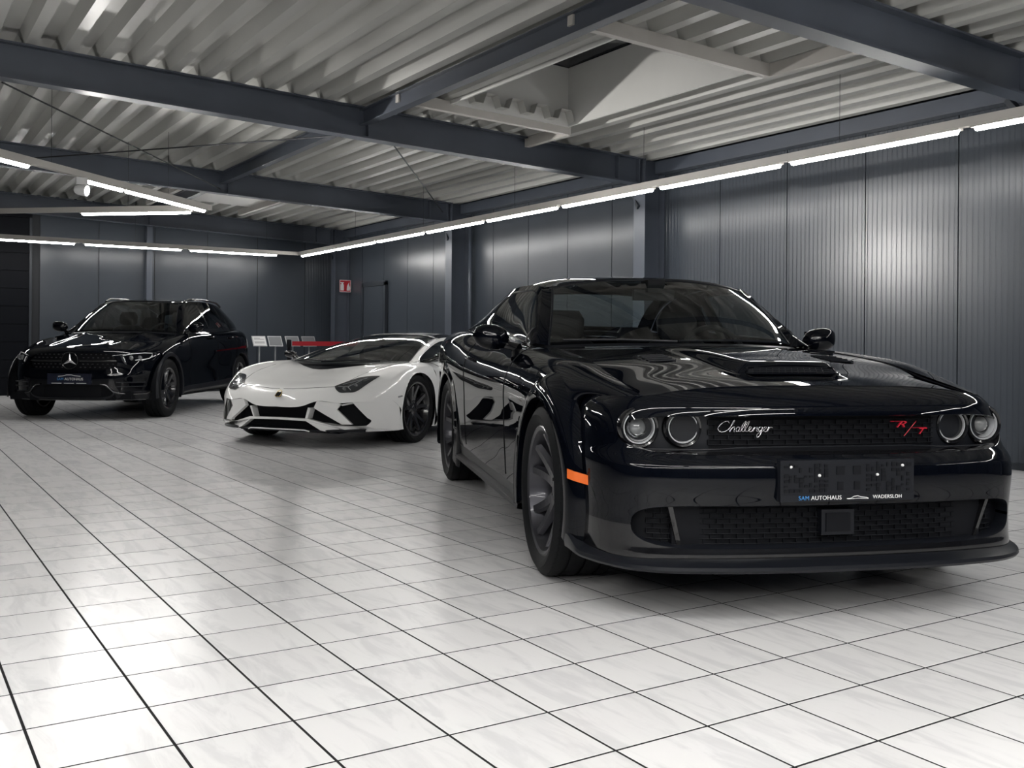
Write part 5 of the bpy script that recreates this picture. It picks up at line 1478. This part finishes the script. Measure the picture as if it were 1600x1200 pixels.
    for sg in (1, -1):
        q = [FA.at(y*sg, z, .004) for y, z in HL]
        hl = plate('headlamp', q if sg > 0 else q[::-1], (-.03, 0, 0), mat_lampblack, car)
        for nm, path in (('light_guide', [(.58, .778), (.66, .798), (.76, .808), (.815, .803), (.822, .770), (.81, .742), (.76, .728), (.70, .722)]), ('light_guide', [(.585, .760), (.60, .735), (.612, .70)])):
            strip_tube(nm, [FA.at(y*sg, z, .008) for y, z in path], .0055, M_DRL, hl, 6)
        for y in (.66, .735):
            p = FA.at(y*sg, .748, .006)
            MB().lathe([(0, .012), (.018, .009), (.030, 0)], 16, lambda r, a, h, p=p: (p[0]+h, p[1]+r*math.cos(a), p[2]+r*math.sin(a))).build('projector_lens', mat_lens_dark, hl, True)
        # side vents with fins
        vt = [(.50, .50), (.60, .515), (.72, .512), (.80, .505), (.805, .42), (.775, .345), (.66, .338), (.56, .345), (.52, .42)]
        q = [FA.at(y*sg, z, .003) for y, z in vt]
        ve = plate('side_vent', q if sg > 0 else q[::-1], (-.02, 0, 0), M_MATT, car)
        for z in (.455, .405):
            strip_tube('vent_fin', [FA.at(y*sg, z, .006) for y in (.53, .62, .72, .795)], .008, M_SATIN, ve, 6)
        strip_tube('bumper_trim', [FA.at(y*sg, z, .010) for y, z in ((.36, .435), (.42, .425), (.50, .345), (.56, .325), (.68, .315), (.80, .320), (.835, .34))], .010, M_CHROMED, car, 8)
    strip_tube('bumper_trim', [FA.at(y, .248, .004) for y in np.linspace(-.78, .78, 13)], .010, M_CHROMED, car, 8)
    # hood
    yh = np.linspace(0, .735, 40); w_ = pch([.24, .885], [.985, .91], .86)
    t_ = np.interp(yh/.915, FA.plan(S0)[0], S0); zf = pch([0, .4, .6, .75, .92], [.872, .866, .852, .835, .815], yh/.915); fr = FA(t_, zf)
    xr = pch([0, .35, .6, .735], [-.40, -.45, -.60, -.74], yh); T = np.linspace(0, 1, 60)[:, None]
    X = xr[None]+(fr[:, 0]-xr)[None]*T; Y = np.broadcast_to(yh, X.shape)
    zc = crom([-.8, -.4, 0, .3, .5, .66], [1.085, 1.055, .985, .935, .902, .872], X.ravel()).reshape(X.shape)
    Z = zc-.045*(Y/.735)**2.6+.012*np.exp(-((Y-.40)/.06)**2)*smooth01((.6-X)/.3)
    Z = Z+(fr[:, 2]-Z[-1])[None]*smooth01((T-.55)/.45)
    H = np.stack([X, Y, Z], -1)
    sheet('hood', mirror_full(H), PT, car)
    he = H[:, -1]
    # flank
    nose = [tuple(FA(np.array([np.interp(yy, FA.plan(S0)[0], S0)]), np.array([float(pch([0, .4, .6, .75, .92], [.872, .866, .852, .835, .815], yy))]))[0]) for yy in (.80, .855)]
    nose += [tuple(FA(np.array([1.]), np.array([z]))[0]) for z in (.79, .68, .5, .36, .27)]+[(.2, .6, .25)]
    ez = lambda x: float(np.interp(x, he[:, 0], he[:, 2]))
    ST = [(.40, nose),
          (.18, [(.737, ez(.18)), (.82, ez(.18)-.02), (.885, .80), (.910, .68), (.92, .5), (.92, .36), (.905, .27), (.6, .25)]),
          (-.05, [(.737, ez(-.05)), (.83, ez(-.05)-.018), (.898, .85), (.918, .70), (.925, .5), (.925, .36), (.905, .27), (.6, .25)]),
          (-.45, [(.737, ez(-.45)), (.842, .985), (.902, .90), (.922, .72), (.915, .5), (.925, .36), (.905, .27), (.6, .25)]),
          (-.72, [(.745, 1.045), (.852, 1.025), (.905, .94), (.928, .75), (.912, .52), (.925, .37), (.905, .28), (.6, .25)]),
          (-1.0, [(.795, 1.068), (.858, 1.040), (.907, .95), (.930, .76), (.912, .53), (.925, .37), (.905, .28), (.6, .25)]),
          (-1.5, [(.80, 1.078), (.862, 1.048), (.91, .96), (.935, .77), (.912, .54), (.928, .38), (.905, .28), (.6, .25)]),
          (-2.3, [(.79, 1.09), (.862, 1.06), (.912, .975), (.935, .80), (.918, .56), (.928, .40), (.905, .28), (.6, .25)]),
          (-2.87, [(.77, 1.11), (.855, 1.08), (.915, 1.0), (.94, .84), (.935, .60), (.93, .42), (.90, .30), (.6, .26)]),
          (-3.3, [(.72, 1.12), (.81, 1.09), (.87, 1.01), (.90, .85), (.90, .60), (.88, .42), (.84, .32), (.6, .3)]),
          (-3.58, [(.62, 1.11), (.70, 1.08), (.76, 1.0), (.80, .85), (.80, .60), (.78, .45), (.72, .36), (.5, .34)])]
    xq = np.concatenate([np.linspace(.40, -.69, 44), np.linspace(-.71, -1.79, 40), np.linspace(-1.81, -2.62, 30), np.linspace(-2.64, -3.58, 50)])
    GS = loft_side(ST, xq, np.linspace(0, 7, 64))
    kp = cut_circle(GS, 0.03, .365, .41) & cut_circle(GS, -2.873, .365, .41)
    xm = np.broadcast_to(((xq[:-1]+xq[1:])/2)[:, None], kp.shape); rw = np.broadcast_to(((np.linspace(0, 7, 64)[:-1]+np.linspace(0, 7, 64)[1:])/2)[None], kp.shape)
    up = rw < 5.0
    sheet_lr('front_wing', GS, PT, car, kp & up & (xm > -.70), 50); sheet_lr('front_door', GS, PT, car, kp & up & (xm <= -.70) & (xm > -1.80), 50)
    sheet_lr('rear_door', GS, PT, car, kp & up & (xm <= -1.80) & (xm > -2.63), 50); sheet_lr('rear_wing', GS, PT, car, kp & up & (xm <= -2.63), 50)
    sheet_lr('sill_cladding', GS, M_SATIN, car, kp & ~up, 50)
    for xx in (-.70, -1.80, -2.63):
        i = int(np.argmin(abs(xq-xx)))
        for sg in (1, -1): strip_tube('door_gap', [(p[0], sg*(p[1]+.001), p[2]) for p in GS[i, 3:46:2]], .003, M_MATT, car, 5)
    for c_, R_ in ((.03, .41), (-2.873, .41)):
        flare('arch_cladding', c_, .365, (-.25, PI+.25), lambda ph: [(.400, .90), (.400, .934), (.405, .938), (.44, .937), (.452, .915)], M_SATIN, car, 40)
        G3 = np.array([[(c_+R_*math.cos(a), y, .365+R_*math.sin(a)) for y in (.5, .7, .92)] for a in np.linspace(-.35, PI+.35, 30)])
        sheet_lr('wheel_housing', G3, M_MATT, car)
    # greenhouse
    wb = [(-.44, 0, 1.072), (-.49, .3, 1.070), (-.62, .55, 1.062), (-.76, .725, 1.052)]
    wt = [(-1.20, 0, 1.505), (-1.22, .25, 1.50), (-1.27, .42, 1.488), (-1.345, .53, 1.470)]
    bot = [(-.72, .770, 1.048), (-1.0, .795, 1.068), (-1.5, .80, 1.078), (-2.0, .797, 1.085), (-2.5, .785, 1.10), (-3.0, .755, 1.118), (-3.42, .68, 1.118)]
    top = [(-.745, .757, 1.060), (-1.05, .655, 1.28), (-1.37, .560, 1.472), (-1.9, .595, 1.512), (-2.4, .595, 1.502), (-2.9, .570, 1.452), (-3.3, .545, 1.350)]
    roof = [[(-1.20, 0, 1.507), (-1.22, .25, 1.502), (-1.27, .42, 1.49), (-1.37, .560, 1.472)],
            [(-1.85, 0, 1.552), (-1.86, .27, 1.548), (-1.88, .46, 1.535), (-1.9, .595, 1.512)],
            [(-2.4, 0, 1.548), (-2.4, .27, 1.544), (-2.4, .46, 1.530), (-2.4, .595, 1.502)],
            [(-3.0, 0, 1.50), (-3.0, .27, 1.496), (-2.97, .44, 1.48), (-2.9, .570, 1.452)],
            [(-3.35, 0, 1.435), (-3.35, .27, 1.43), (-3.33, .42, 1.415), (-3.3, .545, 1.350)]]
    back = [[(-3.35, 0, 1.435), (-3.35, .27, 1.43), (-3.33, .42, 1.415), (-3.3, .545, 1.350)],
            [(-3.48, 0, 1.25), (-3.48, .3, 1.245), (-3.46, .48, 1.23), (-3.38, .62, 1.22)],
            [(-3.62, 0, 1.06), (-3.62, .3, 1.06), (-3.60, .52, 1.05), (-3.5, .68, 1.05)],
            [(-3.68, 0, .80), (-3.68, .3, .80), (-3.66, .55, .80), (-3.56, .76, .80)]]
    greenhouse(car, bot, top, .03, wb, wt, roof, back, (lambda u: .065, lambda u: .86-.05*u), PT, M_GLASS, M_GLASSD, (.10, .88), None, .30, None, (.40, .655))
    tg = patch([[(-3.68, 0, .82), (-3.68, .3, .82), (-3.66, .55, .82), (-3.55, .77, .82)], [(-3.72, 0, .6), (-3.72, .35, .6), (-3.70, .6, .6), (-3.57, .80, .6)], [(-3.66, 0, .36), (-3.66, .35, .36), (-3.64, .6, .36), (-3.55, .74, .36)]], 12, 14)
    sheet('tail_panel', mirror_full(tg), PT, car)
    hr = [(-.40, 0, float(Z[0, 0])-.004), (-.45, .35, float(Z[0, 19])-.004), (-.60, .6, float(Z[0, 32])-.004), (-.74, .735, float(Z[0, 39])-.004)]
    sheet('cowl_panel', mirror_full(patch([hr, wb], 5, 20)), M_SATIN, car)
    for sg in (1, -1):
        strip_tube('luggage_rail', [(-1.42, sg*.555, 1.495), (-1.55, sg*.575, 1.535), (-2.1, sg*.585, 1.552), (-2.7, sg*.575, 1.53), (-2.95, sg*.56, 1.475)], .014, M_GLOSSB, car, 8)
        mirror_shell('door_mirror', car, (-.84, sg*.930, 1.135), sg, PT, L=.21, H=.14, D=.12, arm=(.05, -.12, -.08))
        for xh in (-1.55, -2.42): MB().tube([(xh+.10, sg*.905, 1.0), (xh+.07, sg*.935, 1.005), (xh-.08, sg*.937, 1.008), (xh-.11, sg*.907, 1.008)], .012, 8).build('door_handle', PT, car, True)
    b = MB(); b.box((-2.46, -.86, .24), (-.42, .86, .34)); b.box((-.42, -.52, .24), (.72, .52, .62)); b.box((-3.5, -.52, .28), (-2.46, .52, .7)); b.box((-.46, -.9, .3), (-.43, .9, .95)); b.box((-2.48, -.9, .3), (-2.45, .9, .9)); b.box((.42, -.70, .25), (.68, .70, .34))
    b.build('underbody', M_MATT, car)
    dsh = patch([[(-.46, 0, 1.06), (-.52, .35, 1.055), (-.72, .70, 1.04)], [(-.75, 0, 1.06), (-.78, .35, 1.06), (-.85, .76, 1.04)], [(-.88, 0, .95), (-.88, .35, .95), (-.90, .78, .95)]], 12, 14)
    sheet('dashboard', mirror_full(dsh), M_INT, car)
    for y in (.38, -.38): seat('front_seat', car, -1.65, y, .62, .50, 1.36)
    for y in (.38, -.38): seat('rear_seat', car, -2.5, y, .64, .60, 1.30)
    steering_wheel(car, -1.05, .38, 1.02)
    MB().box((-1.22, -.12, 1.385), (-1.19, .12, 1.44)).build('rear_view_mirror', M_INT, car)
    w = make_wheel('wheel', car, (.03, .800, .365), 1, .365, .235, .25, 5, M_RIMB, 'split', dish=.02, spin=.1)
    for x_, sg in ((.03, -1), (-2.873, 1), (-2.873, -1)): copy_wheel(w, car, (x_, sg*.800, .365), sg)
    setp(car, 'black suv with a star emblem in its grille near the back wall', 'car')
mat_studs = mat_p('grille stud', (.08, .08, .085), .3, metal=.7)
mat_plate = mat_p('dark blue plate', (.008, .010, .022), .3)
M_CHROMED = mat_p('dark chrome trim', (.12, .12, .125), .15, metal=1.0)
build_suv()

# =================================================================== info stands, barrier, small things at the back
M_STAND = mat_p('brushed stand metal', (.30, .31, .32), .4, metal=.5)
M_PAPER = mat_p('white printed sheet', (.62, .62, .62), .5)
M_PRINT = mat_p('grey print', (.16, .16, .17), .6)
M_GREYSHEET = mat_p('grey info sheet', (.10, .105, .115), .45)
def info_stand(x, y, sheet_mat, label, lines):
    t = empty('info_stand', (x, y, 0), 0)
    MB().lathe([(0, 0), (.11, 0), (.11, .012), (.03, .02), (0, .02)], 24).build('base', M_STAND, t, True, 40)
    MB().tube([(0, 0, .015), (0, 0, .93)], .014, 10).build('pole', M_STAND, t, True)
    tl = .95; h = .13
    def P(u, v, d): return (u, -math.cos(tl)*v-math.sin(tl)*d-.0, .945+math.sin(tl)*v+d*math.cos(tl)*-1 if False else .945+v*math.sin(tl)+d*math.cos(tl))
    def slab(b, u0, u1, v0, v1, d0, d1):
        q = [(u, v*math.cos(tl)-d*math.sin(tl), .945+v*math.sin(tl)+d*math.cos(tl)) for d in (d0, d1) for u, v in ((u0, v0), (u1, v0), (u1, v1), (u0, v1))]
        return b.add(q, [(3,2,1,0),(4,5,6,7),(0,1,5,4),(1,2,6,5),(2,3,7,6),(3,0,4,7)])
    fr = slab(MB(), -.125, .125, -.11, .11, -.012, .0).build('frame', M_STAND, t)
    sh = slab(MB(), -.113, .113, -.096, .096, .0, .003).build('sheet', sheet_mat, fr)
    setp(t, label, 'stand', 'info stands by the back corner')
    if lines:
        for v in (.06, .035, -.02, -.045): slab(MB(), -.09, .09 if v < .05 else .02, v-.005, v+.005, .003, .004).build('print_line', M_PRINT, fr)
for i, (x, y, m, lb, ln) in enumerate(((5.74, 17.45, M_PAPER, 'info stand with a white printed sheet, right beside the black suv', True),
        (6.03, 17.45, M_GREYSHEET, 'info stand with a plain grey sheet, next to the stanchion post', False),
        (6.37, 17.50, M_GREYSHEET, 'info stand with a grey sheet just behind the red barrier end', False),
        (6.68, 17.50, M_GREYSHEET, 'info stand with a grey sheet behind the white sports car bonnet and red barrier', False))):
    info_stand(x, y, m, lb, ln)
t = empty('barrier_post', (6.13, 17.02, 0))
MB().lathe([(0, 0), (.17, 0), (.17, .015), (.05, .035), (.03, .05), (.03, .84), (.042, .85), (.042, .96), (.03, .975), (0, .975)], 24).build('post', M_MATT, t, True, 40)
MB().box((.02, -.02, .86), (.05, .02, .95)).build('belt_slot', M_STAND, t)
setp(t, 'black belt stanchion post between the info stands', 'post')
bt = MB().box((-.72, -.0015, -.04), (.72, .0015, .04)).build('barrier_belt', M_RED, None, loc=(6.88, 17.02, .905))
setp(bt, 'red barrier belt stretched to a stanchion behind the white sports car', 'belt')
t = empty('barrier_post', (7.60, 17.02, 0))
MB().lathe([(0, 0), (.09, 0), (.09, .015), (.05, .035), (.03, .05), (.03, .84), (.042, .85), (.042, .96), (.03, .975), (0, .975)], 24).build('post', M_MATT, t, True, 40)
MB().box((-.05, -.02, .86), (-.02, .02, .95)).build('belt_slot', M_STAND, t)
setp(t, 'black belt stanchion post standing against the right wall', 'post')
